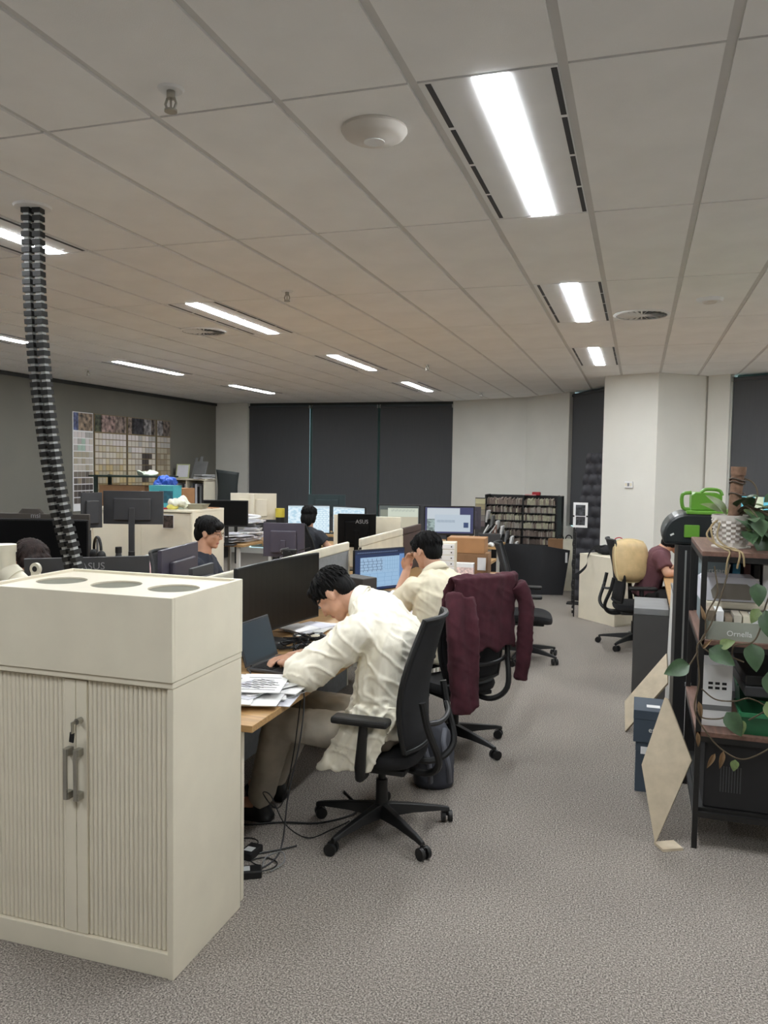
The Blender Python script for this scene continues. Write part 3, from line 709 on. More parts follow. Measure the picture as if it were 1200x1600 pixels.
# ------------------------------------------------------------------ task chairs
def make_chair(label, loc, rotz, head=False, arms=True, base_rot=0.0, group='black task chairs'):
    t = thing('task_chair', label, 'chair', loc, rotz, group)
    m = MB()      # seat cushion, front is +Y
    def seat_ring(z, k):
        pts = []
        for i in range(32):
            a = 2*PI*i/32; c, s = math.cos(a), math.sin(a)
            x = 0.235*k*math.copysign(abs(c)**0.55, c); y = 0.225*k*math.copysign(abs(s)**0.55, s)
            pts.append(Vector((x*(1.0+0.05*(y/0.22)), y+0.02, z-0.03*max(0, y/0.22)**3+0.012*(x/0.24)**2)))
        return pts
    m.loft([seat_ring(0.36, 0.86), seat_ring(0.375, 0.97), seat_ring(0.40, 1.0), seat_ring(0.425, 0.96), seat_ring(0.432, 0.8), seat_ring(0.428, 0.3)]); m.build('seat', black_fab, t, smooth=True)
    MB().bb(-0.17, 0.17, -0.16, 0.17, 0.335, 0.365).build('seat_pan', black_pl, t, bevel=0.01)
    def bp(u, v):
        z = 0.46+0.60*v; w = 0.20+0.05*math.sin(PI*min(1, v*1.15)); w -= 0.035*max(0, v-0.75)*4*0.8
        x = (u*2-1)*w; y = -0.215-0.045*v+0.03*math.sin(PI*v*1.3)+0.05*(u*2-1)**2
        return Vector((x, y-0.03*max(0, v-0.85)*6*0.3, z))
    MB().grid(bp, 14, 16).build('backrest', mesh_fab, t, smooth=True, solid=0.012)
    edge = [bp(0, v/12) for v in range(13)]+[bp(u/10, 1) for u in range(1, 11)]+[bp(1, v/12) for v in range(11, -1, -1)]+[bp(u/10, 0) for u in range(9, -1, -1)]
    MB().tube(edge, 0.013, 8).build('back_frame', black_pl, t, smooth=True)
    sp = MB()
    for s in (-1, 1): sp.tube(catmull([(s*0.05, -0.08, 0.345), (s*0.09, -0.24, 0.34), (s*0.15, -0.315, 0.42), (s*0.19, -0.27, 0.58), (s*0.2, -0.245, 0.70)], 5), 0.017, 8)
    sp.tube(catmull([(-0.19, -0.262, 0.60), (-0.1, -0.295, 0.585), (0, -0.305, 0.58), (0.1, -0.295, 0.585), (0.19, -0.262, 0.60)], 4), 0.012, 8)
    sp.build('back_support', black_pl, t, smooth=True)
    if arms:
        for s in (-1, 1):
            am = MB(); am.tube([(s*0.20, 0.02, 0.345), (s*0.265, 0.02, 0.352), (s*0.282, 0.015, 0.40), (s*0.285, 0.0, 0.60)], [0.022, 0.024, 0.026, 0.02], 10)
            a = am.build('armrest', black_pl, t, smooth=True)
            p = MB(); p.bb(s*0.285-0.042, s*0.285+0.042, -0.12, 0.145, 0.60, 0.632); p.build('arm_pad', black_pl, a, bevel=0.012)
    MB().cyl((0, 0, 0.09), (0, 0, 0.25), 0.028, n=16).cyl((0, 0, 0.25), (0, 0, 0.345), 0.018, n=14).build('gas_lift', black_mt, t, smooth=True)
    MB().cyl((0, 0, 0.075), (0, 0, 0.135), 0.042, 0.036, 18).build('base_hub', black_pl, t, smooth=True)
    wheel = None
    for k in range(5):
        a = 2*PI*k/5+base_rot; dx, dy = math.cos(a), math.sin(a); n = Vector((-dy, dx, 0)); d = Vector((dx, dy, 0))
        m = MB(); R = []
        for q, (rr, w, z0, z1) in enumerate(((0.02, 0.03, 0.07, 0.135), (0.16, 0.024, 0.075, 0.115), (0.30, 0.018, 0.068, 0.09), (0.345, 0.014, 0.06, 0.078))):
            R.append([d*rr-n*w+Vector((0, 0, z0)), d*rr+n*w+Vector((0, 0, z0)), d*rr+n*w*0.6+Vector((0, 0, z1)), d*rr-n*w*0.6+Vector((0, 0, z1))])
        m.loft(R); m.build('base_leg', black_pl, t, bevel=0.004)
        ca = a+0.9+k*1.3; e = Vector((math.cos(ca), math.sin(ca), 0)); c0 = d*0.335
        cm = MB(); cm.cyl(c0+Vector((0, 0, 0.05)), c0+Vector((0, 0, 0.075)), 0.008, n=8)
        f = Vector((-e.y, e.x, 0))
        for s in (-1, 1): cm.cyl(c0+e*(0.008*s)+f*0.012+Vector((0, 0, 0.028)), c0+e*(0.026*s)+f*0.012+Vector((0, 0, 0.028)), 0.028, n=18)
        cm.box(c0+f*0.012+Vector((0, 0, 0.045)), (0.02, 0.02, 0.022)); cm.build('caster', black_pl, t, smooth=True)
    return t
chair1 = make_chair('black mesh task chair under the bent-over man', (-1.13, 3.60, 0), face(-1, 0.0), base_rot=0.25)
chair2 = make_chair('black task chair with the maroon cardigan over its back', (-1.06, 4.88, 0), face(-0.78, 0.62), base_rot=-0.2)
chair3 = make_chair('empty black task chair in the aisle in front of the black board', (-0.95, 7.33, 0), face(1.0, 0.12), base_rot=0.95)
chair4 = make_chair('black task chair with the gold cushion, under the woman in plum', (0.0, 8.24, 0), face(0.98, 0.2), base_rot=0.55)
chair5 = make_chair('task chair of the man with glasses', (-3.28, 5.42, 0), face(1, 0.15))
chair6 = make_chair('task chair of the half-hidden man behind the planter box', (-3.35, 3.62, 0), face(1, -0.05))
chair7 = make_chair('task chair of the far woman at the bright screens', (-3.72, 8.62, 0), face(0.1, 1), arms=False)
# ------------------------------------------------------------------ people
def basis(fwd, up):
    f = Vector(fwd).normalized(); u = Vector(up); u = (u-f*u.dot(f)).normalized(); r = f.cross(u)
    return Matrix(((r.x, f.x, u.x), (r.y, f.y, u.y), (r.z, f.z, u.z)))
HEAD_ELL = [((0, -0.014, 0.030), (0.077, 0.096, 0.086)), ((0, 0.022, -0.030), (0.063, 0.068, 0.078)), ((0, 0.052, -0.088), (0.034, 0.032, 0.026)),
            ((0, 0.066, -0.098), (0.022, 0.020, 0.016)), ((0, 0.068, 0.022), (0.052, 0.022, 0.015)), ((-0.042, 0.056, -0.022), (0.022, 0.026, 0.020)), ((0.042, 0.056, -0.022), (0.022, 0.026, 0.020)),
            ((0, 0.080, -0.064), (0.023, 0.012, 0.008)), ((0, 0.077, -0.074), (0.020, 0.012, 0.008)),
            ((-0.032, 0.074, 0.002), (0.014, 0.010, 0.009)), ((0.032, 0.074, 0.002), (0.014, 0.010, 0.009)),
            ((-0.078, -0.008, -0.008), (0.010, 0.020, 0.033)), ((0.078, -0.008, -0.008), (0.010, 0.020, 0.033)), ((-0.012, 0.092, -0.034), (0.009, 0.011, 0.008)), ((0.012, 0.092, -0.034), (0.009, 0.011, 0.008))]
def hand(mb, w, d, nrm, side, curl=0.5):
    """palm, four bent fingers of unequal length and a thumb from the side of the palm"""
    w = Vector(w); d = Vector(d).normalized(); nrm = Vector(nrm); nrm = (nrm-d*nrm.dot(d)).normalized(); s = d.cross(nrm)*side
    A = Matrix(((s.x, d.x, nrm.x), (s.y, d.y, nrm.y), (s.z, d.z, nrm.z)))
    mb.ell(w+d*0.05, (0.041, 0.055, 0.017), A, 14, 8); mb.cap(w-d*0.02, w+d*0.02, 0.026, 0.027)
    for o, L in ((0.031, 0.068), (0.0105, 0.078), (-0.0105, 0.073), (-0.030, 0.057)):
        p = w+d*0.088+s*o; a = curl*0.5
        for seg, r in ((0.44, 0.0088), (0.32, 0.0082), (0.24, 0.0076)):
            dd = d*math.cos(a)-nrm*math.sin(a)+s*(o*1.2); q = p+dd.normalized()*(L*seg*1.15); mb.cap(p, q, r, r*0.95, 10); p = q; a += curl*0.75
    p = w+d*0.028+s*0.034; q = p+(s*0.6+d*0.75-nrm*0.25).normalized()*0.04; r_ = q+(s*0.15+d*0.95-nrm*0.3).normalized()*0.032
    mb.cap(p, q, 0.0125, 0.0105, 10); mb.cap(q, r_, 0.0105, 0.0085, 10)

def folds(seed, amp, f=9.0, dirv=(0, 0, 1), stretch=0.3):
    dv = Vector(dirv).normalized(); off = Vector((seed*3.1, seed*1.7, seed*2.3))
    def fn(co, n):
        p = co-dv*(co.dot(dv)*(1-stretch)); p = p*f+off
        a = noise.noise(p); b = noise.noise(p*2.1+Vector((5, 1, 2)))
        c = noise.noise(Vector((co.x*f*0.9+co.z*f*1.5, co.y*f*1.1-co.z*f*0.6, co.z*f*0.35))+off)
        return amp*((1-abs(a)*2.8)*0.75+(1-abs(b)*2.6)*0.4+max(0, 1-abs(c)*5)*0.55-0.45)
    return fn

def person(label, loc, rotz, J, top_mat, leg_mat, hairm, sleeve=0.45, voxel=0.007, shirt_extra=None, torso=None, shirt_voxel=0.010, fold_amp=0.006, hair_style='short', glasses=False, hem=0.48, seed=1, collar=False, sleeve_r=(0.075, 0.078, 0.072), hands=((None, None), (None, None)), shoe_mat=None, neck_r=0.054):
    t = thing('person', label, 'person', loc, rotz)
    V = lambda k: Vector(J[k])
    H = basis(J['hf'], J['hu']); hc = V('head')
    b = MB()
    for c, r in HEAD_ELL: b.ell(hc+H @ Vector(c), r, H, 18, 12)
    b.cap(hc+H @ Vector((0, 0.086, 0.010)), hc+H @ Vector((0, 0.103, -0.030)), 0.008, 0.0105, 10)
    b.cap(V('neck'), hc+H @ Vector((0, -0.03, -0.05)), neck_r*1.12, neck_r)
    # trunk, arms, legs under the clothes
    tor = torso or J['torso']
    def trunk(mb, grow, upto=None):
        rings = []
        for k, (y, z, hw, ht) in enumerate(tor):
            y0, z0 = tor[max(k-1, 0)][:2]; y1, z1 = tor[min(k+1, len(tor)-1)][:2]
            tg = Vector((0, y1-y0, z1-z0)).normalized(); v = tg.cross(Vector((1, 0, 0)))
            rr = []
            for i in range(28):
                a = 2*PI*i/28; c, s = math.cos(a), math.sin(a)
                rr.append(Vector((J.get('tx', lambda z: 0)(z), y, z))+Vector((1, 0, 0))*((hw+grow)*math.copysign(abs(c)**0.8, c))+v*((ht+grow)*math.copysign(abs(s)**0.85, s)))
            rings.append(rr)
        mb.loft(rings)
    trunk(b, -0.028)
    for s in 'LR':
        b.cap(V('sh'+s), V('el'+s), 0.047, 0.039); b.cap(V('el'+s), V('wr'+s), 0.040, 0.028)
        hd, hn = hands[0] if s == 'L' else hands[1]
        d = Vector(hd) if hd else (V('wr'+s)-V('el'+s)); hand(b, V('wr'+s), d, hn or (0, 0, 1), 1 if s == 'L' else -1, J.get('curl', 0.5))
        b.cap(V('hip'+s), V('kn'+s), 0.074, 0.054); b.cap(V('kn'+s), V('an'+s), 0.052, 0.036)
        b.cap(V('an'+s), V('an'+s)+Vector((0, 0.13, -0.03)), 0.034, 0.03)
    me = remesh(b, 'body', voxel, 3)
    for m_ in (skin, lip_m, eye_m): me.materials.append(m_)
    Hi = H.transposed()
    for p in me.polygons:
        q = Hi @ (Vector(p.center)-hc)
        if q.y > 0.05:
            if abs(q.z+0.069) < 0.008 and abs(q.x) < 0.021 and q.y > 0.075: p.material_index = 1
            elif min((q-Vector((s*0.032, 0.084, 0.001))).length for s in (-1, 1)) < 0.0085: p.material_index = 2
            elif abs(q.z-0.024-0.1*abs(abs(q.x)-0.033)*-1) < 0.005 and 0.014 < abs(q.x) < 0.052: p.material_index = 2
    link('body', me, None, t)
    # shirt
    sm = MB(); trunk(sm, 0.0)
    for s in 'LR':
        sh, el, wr = V('sh'+s), V('el'+s), V('wr'+s)
        r0, r1, r2 = sleeve_r
        if sleeve <= 1: e = sh+(el-sh)*sleeve; sm.cyl(sh, e, r0, r0+(r1-r0)*sleeve, 18); sm.ell(sh, (r0,)*3)
        else:
            e = el+(wr-el)*(sleeve-1); sm.cap(sh, el, r0, r1, 18); sm.cyl(el, e, r1, r2, 18)
    if shirt_extra: shirt_extra(sm)
    sme = remesh(sm, 'shirt', shirt_voxel, 5, folds(seed, fold_amp)); sh_o = link('shirt', sme, top_mat, t)
    if collar:
        cm = MB(); nb = V('neck'); up = (hc-nb).normalized(); A_ = basis(up.cross(Vector((1, 0, 0))), up)
        rings = []
        for z, r in ((-0.03, 0.088), (0.018, 0.078), (0.034, 0.076), (0.022, 0.088), (-0.022, 0.098)):
            rings.append([nb+A_ @ Vector((r*math.cos(2*PI*i/28), r*0.95*math.sin(2*PI*i/28), z-0.010*math.sin(2*PI*i/28))) for i in range(28)])
        cm.loft(rings, False); cm.build('collar', top_mat, sh_o, smooth=True, solid=0.004)
    # trousers
    tm = MB(); hipc = (V('hipL')+V('hipR'))/2; tm.ell(hipc+Vector((0, 0.0, 0.02)), (0.175, 0.145, 0.10))
    for s in 'LR': tm.cap(V('hip'+s), V('kn'+s), 0.095, 0.078, 18); tm.cap(V('kn'+s), V('an'+s)+Vector((0, 0, 0.04)), 0.078, 0.068, 18)
    link('trousers', remesh(tm, 'trousers', 0.012, 4, folds(seed+5, 0.006, 8)), leg_mat, t)
    for s in 'LR':
        so = MB(); a = V('an'+s); z = min(0.05, a.z); base = Vector((a.x, a.y, 0.0))
        so.ell(base+Vector((0, 0.055, 0.035)), (0.045, 0.135, 0.042)); so.cap(base+Vector((0, -0.01, 0.05)), base+Vector((0, 0.0, 0.085)), 0.045, 0.042); so.bb(a.x-0.04, a.x+0.04, a.y-0.06, a.y+0.16, 0.0, 0.022)
        link('shoe', remesh(so, 'shoe', 0.011, 3), shoe_mat or black_pl, t)
    # hair: a cap over the skull with separate tufts
    hm = MB()
    if hair_style == 'short':
        P = [((0, -0.020, 0.046), (0.086, 0.100, 0.082)), ((0, -0.062, -0.005), (0.072, 0.052, 0.072)), ((0, 0.052, 0.082), (0.066, 0.042, 0.030)), ((-0.066, -0.008, 0.028), (0.018, 0.045, 0.036)), ((0.066, -0.008, 0.028), (0.018, 0.045, 0.036))]
        zmin = -0.055
    elif hair_style == 'fringe':
        P = [((0, -0.016, 0.048), (0.089, 0.102, 0.084)), ((0, -0.062, -0.012), (0.074, 0.052, 0.074)), ((0, 0.066, 0.062), (0.070, 0.036, 0.034)), ((-0.070, 0.008, 0.030), (0.017, 0.055, 0.040)), ((0.070, 0.008, 0.030), (0.017, 0.055, 0.040))]
        zmin = -0.06
    else:
        P = [((0, -0.018, 0.046), (0.088, 0.104, 0.084)), ((0, -0.055, -0.04), (0.080, 0.062, 0.10)), ((0, 0.052, 0.078), (0.070, 0.044, 0.034)), ((-0.070, -0.02, -0.02), (0.022, 0.050, 0.07)), ((0.070, -0.02, -0.02), (0.022, 0.050, 0.07))]
        zmin = -0.13
    for c, r in P: hm.ell(hc+H @ Vector(c), r, H, 20, 12)
    def hdisp(co, n):
        q = Hi @ (co-hc); ang = math.atan2(q.x, -q.y)
        return 0.004*noise.noise(Vector((ang*9+seed, q.z*14, q.y*6)))+0.0035*noise.noise(Vector((ang*22, q.z*9, seed*1.0)))
    hme = remesh(hm, 'hair', 0.006, 3, hdisp); ho = link('hair', hme, hairm, t)
    rnd = random.Random(seed); tf = MB()
    for k in range(170 if voxel < 0.0065 else 90):
        th = rnd.uniform(0, 2*PI); zz = rnd.uniform(0.0, 1.0)
        s0 = math.sqrt(1-zz*zz*0.96); p = Vector((0.084*s0*math.cos(th), -0.018+0.099*s0*math.sin(th), 0.046+0.080*zz))
        flow = Vector((math.cos(th)*0.5, math.sin(th)*0.6+0.12, -0.75-0.3*(1-zz)))+Vector((rnd.uniform(-.25, .25), rnd.uniform(-.25, .25), rnd.uniform(-.1, .25)))
        nn = Vector((p.x/0.084, (p.y+0.018)/0.099, (p.z-0.046)/0.08)).normalized(); flow = (flow-nn*flow.dot(nn)*0.85).normalized()
        L = rnd.uniform(0.035, 0.06)
        if math.sin(th) > 0.55 and hair_style != 'long' and zz < 0.35: L *= 0.5
        a = hc+H @ (p-nn*0.006); m_ = hc+H @ (p+flow*L*0.5+nn*0.003); e = hc+H @ (p+flow*L-nn*0.004)
        tf.tube([a, m_, e], [0.007, 0.006, 0.0008], 5)
    tf.build('hair_tufts', hairm, ho, smooth=True)
    if glasses:
        g = MB()
        for s in (-1, 1):
            c = Vector((s*0.034, 0.104, 0.0)); g.tube([hc+H @ (c+Vector((0.023*math.cos(2*PI*i/20), -0.004*abs(math.cos(2*PI*i/20)), 0.018*math.sin(2*PI*i/20)))) for i in range(21)], 0.0016, 6)
            g.tube([hc+H @ Vector((s*0.057, 0.10, 0.004)), hc+H @ Vector((s*0.078, 0.05, 0.008)), hc+H @ Vector((s*0.082, -0.005, 0.006)), hc+H @ Vector((s*0.080, -0.02, -0.01))], 0.0017, 6)
        g.tube([hc+H @ Vector((-0.011, 0.103, 0.004)), hc+H @ Vector((0, 0.106, 0.007)), hc+H @ Vector((0.011, 0.103, 0.004))], 0.0016, 6)
        g.build('glasses', M('glasses_frame', (90, 74, 50), 0.3, 0.4, var=0), t, smooth=True)
    return t

# bent-over man at the near desk, loose white shirt, looking straight down at his work
def tail(mb):      # the loose shirt tail hanging past the seat on the near side, and the back hem
    R = []
    for k in range(8):
        v = k/7; z = 0.66-0.30*v
        ya = 0.10+0.165*v; yb = -0.13+0.13*v; x = -0.225-0.03*math.sin(v*2.2)
        n = 12; top = [Vector((x-0.010+0.010*math.sin(i*1.9+v*2), ya+(yb-ya)*i/n, z+0.02*(i/n))) for i in range(n+1)]
        bot = [p+Vector((0.022, 0, 0)) for p in reversed(top)]
        R.append(top+bot)
    mb.loft(R)
J1 = dict(head=(-0.005, 0.285, 1.125), hf=(-0.06, 0.60, -0.80), hu=(0.03, 0.82, 0.57), neck=(0, 0.15, 1.085),
          torso=[(0.165, 1.10, 0.085, 0.062), (0.12, 1.075, 0.145, 0.085), (0.05, 1.02, 0.205, 0.112), (-0.015, 0.93, 0.228, 0.135), (-0.010, 0.80, 0.232, 0.138), (0.012, 0.66, 0.232, 0.138), (0.045, 0.53, 0.232, 0.150)],
          shL=(-0.19, 0.085, 0.99), elL=(-0.255, 0.315, 0.80), wrL=(-0.05, 0.50, 0.775), shR=(0.19, 0.085, 0.99), elR=(0.29, 0.33, 0.80), wrR=(0.10, 0.54, 0.775),
          hipL=(-0.10, 0.03, 0.50), hipR=(0.10, 0.03, 0.50), knL=(-0.15, 0.50, 0.51), knR=(0.17, 0.50, 0.51), anL=(-0.10, 0.62, 0.09), anR=(0.16, 0.66, 0.09), curl=0.7)
person('man bent low over the near desk in a loose white shirt and grey trousers', (-1.10, 3.60, 0), face(-1, 0), J1, shirt_w, trouser, hair_m, sleeve=1.28, voxel=0.005,
       shirt_extra=tail, shirt_voxel=0.007, fold_amp=0.0135, seed=3, collar=True, sleeve_r=(0.088, 0.084, 0.088))
# man in the short-sleeved ivory shirt, seen from behind, hand at his chin
J2 = dict(head=(-0.01, 0.14, 1.185), hf=(-0.10, 0.95, -0.28), hu=(0.0, 0.3, 0.95), neck=(0, 0.06, 1.05),
          torso=[(0.062, 1.065, 0.075, 0.062), (0.045, 1.035, 0.135, 0.080), (0.02, 0.985, 0.195, 0.105), (-0.01, 0.90, 0.215, 0.125), (-0.02, 0.78, 0.205, 0.125), (-0.015, 0.64, 0.20, 0.13), (0.01, 0.50, 0.205, 0.145)],
          shL=(-0.175, 0.04, 0.955), elL=(-0.235, 0.20, 0.79), wrL=(-0.06, 0.29, 1.03), shR=(0.175, 0.04, 0.955), elR=(0.26, 0.19, 0.79), wrR=(0.12, 0.42, 0.76),
          hipL=(-0.10, 0.03, 0.50), hipR=(0.10, 0.03, 0.50), knL=(-0.14, 0.46, 0.50), knR=(0.14, 0.46, 0.50), anL=(-0.12, 0.48, 0.09), anR=(0.12, 0.50, 0.09), curl=0.9)
person('man in a short-sleeved ivory shirt seen from behind, chin on his hand', (-1.225, 5.12, 0), face(-0.80, 0.60), J2, shirt_w2, trouser_d, hair_m, sleeve=0.72, voxel=0.006,
       shirt_voxel=0.008, fold_amp=0.009, seed=8, collar=True, hair_style='fringe', glasses=True, sleeve_r=(0.078, 0.080, 0.07), hands=(((0.15, -0.1, 1.0), (0, 1, 0)), (None, None)))
# man with glasses, in profile
J3 = dict(head=(0, 0.06, 1.215), hf=(0, 0.985, -0.17), hu=(0, 0.17, 0.985), neck=(0, 0.02, 1.06),
          torso=[(0.02, 1.065, 0.07, 0.06), (0.012, 1.04, 0.13, 0.075), (0.0, 0.99, 0.19, 0.10), (-0.01, 0.90, 0.205, 0.12), (-0.015, 0.76, 0.19, 0.115), (-0.01, 0.62, 0.185, 0.12), (0.0, 0.50, 0.19, 0.14)],
          shL=(-0.17, 0.0, 0.965), elL=(-0.22, 0.10, 0.73), wrL=(-0.12, 0.33, 0.765), shR=(0.17, 0.0, 0.965), elR=(0.22, 0.10, 0.73), wrR=(0.12, 0.33, 0.765),
          hipL=(-0.10, 0.03, 0.50), hipR=(0.10, 0.03, 0.50), knL=(-0.13, 0.46, 0.50), knR=(0.13, 0.46, 0.50), anL=(-0.12, 0.46, 0.09), anR=(0.12, 0.46, 0.09))
person('man with glasses and a navy top, in profile facing right', (-3.19, 5.44, 0), face(0.97, 0.24), J3, navy, trouser_d, hair_m, sleeve=0.6, seed=12, glasses=True, hair_style='fringe')
J4 = dict(J3); J4.update(head=(0, 0.05, 1.185), hf=(0, 0.9, -0.42), hu=(0, 0.42, 0.9))
person('half-hidden man with brown hair behind the near monitor back', (-3.22, 3.62, 0), face(1, -0.35), J4, dark_tee, trouser_d, hair_b, sleeve=0.6, seed=15, voxel=0.008, hair_style='fringe')
J5 = dict(J3); J5.update(head=(0, 0.04, 1.13), neck=(0, 0.02, 0.99), torso=[(y, z-0.07 if z > 0.6 else z, a*0.9, b_*0.92) for y, z, a, b_ in J3['torso']], shL=(-0.155, 0, 0.895), shR=(0.155, 0, 0.895), elL=(-0.22, 0.10, 0.72), elR=(0.27, 0.06, 0.75), wrL=(-0.12, 0.33, 0.765), wrR=(0.40, 0.25, 0.775))
person('woman with black hair and a dark top seen from behind at the bright screens', (-3.76, 8.86, 0), face(0.12, 1), J5, dark_tee, trouser_d, hair_m, sleeve=0.5, seed=21, voxel=0.008, hair_style='long')
J6 = dict(J3); J6.update(head=(0, 0.27, 1.06), hf=(0, 0.8, -0.6), hu=(0, 0.6, 0.8), shL=(-0.16, 0.10, 0.90), shR=(0.16, 0.10, 0.90), elR=(0.24, 0.16, 0.765), wrR=(0.16, 0.36, 0.765), elL=(-0.24, 0.16, 0.765), wrL=(-0.16, 0.36, 0.765), neck=(0, 0.15, 0.97))
J6['torso'] = [(y+0.26*max(0, z-0.5), z-0.15*max(0, z-0.5), a*0.92, b_) for y, z, a, b_ in J3['torso']]
person('woman in a plum top sitting at the right desk behind the black and green case', (0.10, 8.27, 0), face(1, 0.1), J6, maroon_tee, trouser_d, hair_m, sleeve=0.7, seed=25, voxel=0.008, hair_style='long')
# ------------------------------------------------------------------ things on the near desks
def sheets(name, label, loc, n, spread, size=(0.21, 0.297), mats=None, rz=0.0, th=0.003, printed=True):
    t = thing(name, label, 'papers', loc, rz); rnd = random.Random(hash(label) % 999 if False else len(label)*7+n)
    z = 0.0
    for k in range(n):
        th_k = th*rnd.uniform(0.5, 2.2); cx, cy = rnd.uniform(-spread, spread), rnd.uniform(-spread, spread)*1.3; a = rnd.uniform(-0.5, 0.5)
        m = MB(); wv = rnd.uniform(0.0, 0.006)
        w, h = size[0]*rnd.choice((1, 1, 0.75)), size[1]*rnd.choice((1, 1, 0.6))
        R = [[Vector((x, -h/2, z+wv*abs(math.sin(x*9+k)))), Vector((x, h/2, z+wv*abs(math.sin(x*9+k+1)))), Vector((x, h/2, z+th_k+wv*abs(math.sin(x*9+k+1)))), Vector((x, -h/2, z+th_k+wv*abs(math.sin(x*9+k))))] for x in [w*(i/6-0.5) for i in range(7)]]
        m.loft(R); m.V = [tuple(RZ(a) @ Vector(v)+Vector((cx, cy, 0))) for v in m.V]
        o = m.build('sheet', (mats or [paper, paper, paper_b])[rnd.randrange(len(mats or [1, 2, 3]))], t)
        if printed and k > n-5:
            pm = MB()
            for q in range(6): pm.box(RZ(a) @ Vector((0, -h*0.38+q*h*0.13, 0))+Vector((cx, cy, z+th_k+wv+0.001)), (w*rnd.uniform(.4, .8), 0.004, 0.0004), RZ(a))
            pm.build('print', ink, o)
        z += th_k*0.9
    return t
sheets('paper_stack', 'loose stack of printed papers on the near desk corner', (-1.60, 3.17, 0.7205), 20, 0.10, th=0.0018)
sheets('paper_stack', 'white papers under the large black monitor', (-1.92, 4.55, 0.7205), 5, 0.06, printed=False)
sheets('paper_stack', 'crumpled white papers below the plan-drawing monitor', (-1.66, 5.75, 0.7205), 9, 0.10, th=0.006)
sheets('paper_stack', 'white papers beside the elbow of the short-sleeved man', (-1.60, 5.30, 0.7205), 5, 0.06)
sheets('paper_stack', 'flat white sheet in front of the stacked cartons', (-1.50, 7.12, 0.7205), 2, 0.02, printed=False)
# laptop
t = thing('laptop', 'open dark laptop on the near desk with its screen off', 'laptop', (-1.695, 3.69, 0.7205), face(-1, 0.06))
MB().bb(-0.165, 0.165, -0.115, 0.115, 0.004, 0.018).build('base', M('laptop_grey', (92, 92, 94), 0.35, 0.6), t, bevel=0.004)
kb = MB().bb(-0.145, 0.145, -0.02, 0.095, 0.0175, 0.0187).build('keyboard', black_pl, t)
km = MB().bb(-0.0085, 0.0085, -0.0075, 0.0075, 0, 0.0016).mesh('key'); km.materials.append(black_pl)
for r in range(5):
    for c in range(14): link('key', km, None, kb, (-0.13+c*0.02, -0.008+r*0.022, 0.0187))
MB().bb(-0.05, 0.05, -0.10, -0.032, 0.0178, 0.0184).build('touchpad', mid_grey, t)
lid = MB(); Rl = RX(-0.30)
lid.box(Vector((0, 0.115, 0.018))+Rl @ Vector((0, 0.004, 0.11)), (0.33, 0.007, 0.22), Rl); ld = lid.build('lid', M('laptop_lid', (60, 62, 66), 0.4, 0.4), t, bevel=0.003)
MB().box(Vector((0, 0.115, 0.018))+Rl @ Vector((0, -0.0002, 0.113)), (0.306, 0.002, 0.19), Rl).build('screen', M('laptop_screen_off', (44, 52, 62), 0.3, var=0.02), ld)
MB().cyl((-0.12, 0.113, 0.016), (0.12, 0.113, 0.016), 0.006, n=10).build('hinge', black_pl, t)
# cables
def cable(name, label, pts, r=0.0035, mat=None, n=8, cat='cable'):
    o = MB().tube(catmull(pts, n), r, 6).build(name, mat or black_pl, None, smooth=True); return tag(o, label, cat)
cable('desk_cable', 'grey cable running over the near desk edge down to the floor', [(-1.80, 3.52, 0.735), (-1.70, 3.40, 0.727), (-1.55, 3.36, 0.752), (-1.435, 3.30, 0.735), (-1.405, 3.29, 0.70), (-1.42, 3.28, 0.5), (-1.47, 3.27, 0.25), (-1.50, 3.28, 0.03), (-1.48, 3.16, 0.006), (-1.5, 3.05, 0.006)], 0.004, dark_grey)
cable('desk_cable', 'thin black cable looping beside the desk leg under the near desk', [(-1.43, 3.315, 0.71), (-1.46, 3.31, 0.45), (-1.52, 3.33, 0.2), (-1.60, 3.40, 0.12), (-1.64, 3.36, 0.2), (-1.57, 3.30, 0.22), (-1.50, 3.30, 0.10), (-1.42, 3.38, 0.01), (-1.35, 3.50, 0.006), (-1.3, 3.62, 0.006)], 0.003)
cable('floor_cable', 'black cable lying across the carpet under the near chair', [(-1.95, 3.35, 0.006), (-1.75, 3.42, 0.006), (-1.6, 3.5, 0.006), (-1.42, 3.56, 0.006), (-1.30, 3.75, 0.006), (-1.45, 3.95, 0.006)], 0.005)
cable('floor_cable', 'black cable curling on the carpet beside the white end panel', [(-1.9, 3.05, 0.006), (-1.68, 3.10, 0.006), (-1.52, 3.22, 0.006), (-1.44, 3.30, 0.006)], 0.004)
for k, (x, y, s, lab) in enumerate(((-1.53, 2.99, 1.0, 'black power adapter on the carpet nearest the cabinet'), (-1.60, 3.16, 0.9, 'black power adapter on the carpet against the white end panel'))):
    t = thing('power_adapter', lab, 'adapter', (x, y, 0), 0.5+k)
    MB().bb(-0.06*s, 0.06*s, -0.032, 0.032, 0, 0.034).build('brick', black_pl, t, bevel=0.006)
    MB().tube(catmull([(0.06*s, 0, 0.016), (0.11, 0.03, 0.012), (0.13, 0.09, 0.006), (0.08, 0.14, 0.006), (0.02, 0.12, 0.006), (0.05, 0.07, 0.006)], 5), 0.003, 6).build('cord', black_pl, t, smooth=True)
    MB().bb(-0.03, 0.01, -0.02, 0.02, 0.034, 0.0344).build('rating_label', white_cord, t)
cable('floor_cable', 'pale cable loop beside the power adapters', [(-1.45, 3.05, 0.006), (-1.42, 3.12, 0.02), (-1.46, 3.18, 0.03), (-1.52, 3.15, 0.01), (-1.50, 3.07, 0.006)], 0.003, mid_grey)
rnd = random.Random(5)
t = thing('cable_tangle', 'tangle of black cables between the laptop and the black monitor', 'cables', (-1.80, 4.12, 0.722))
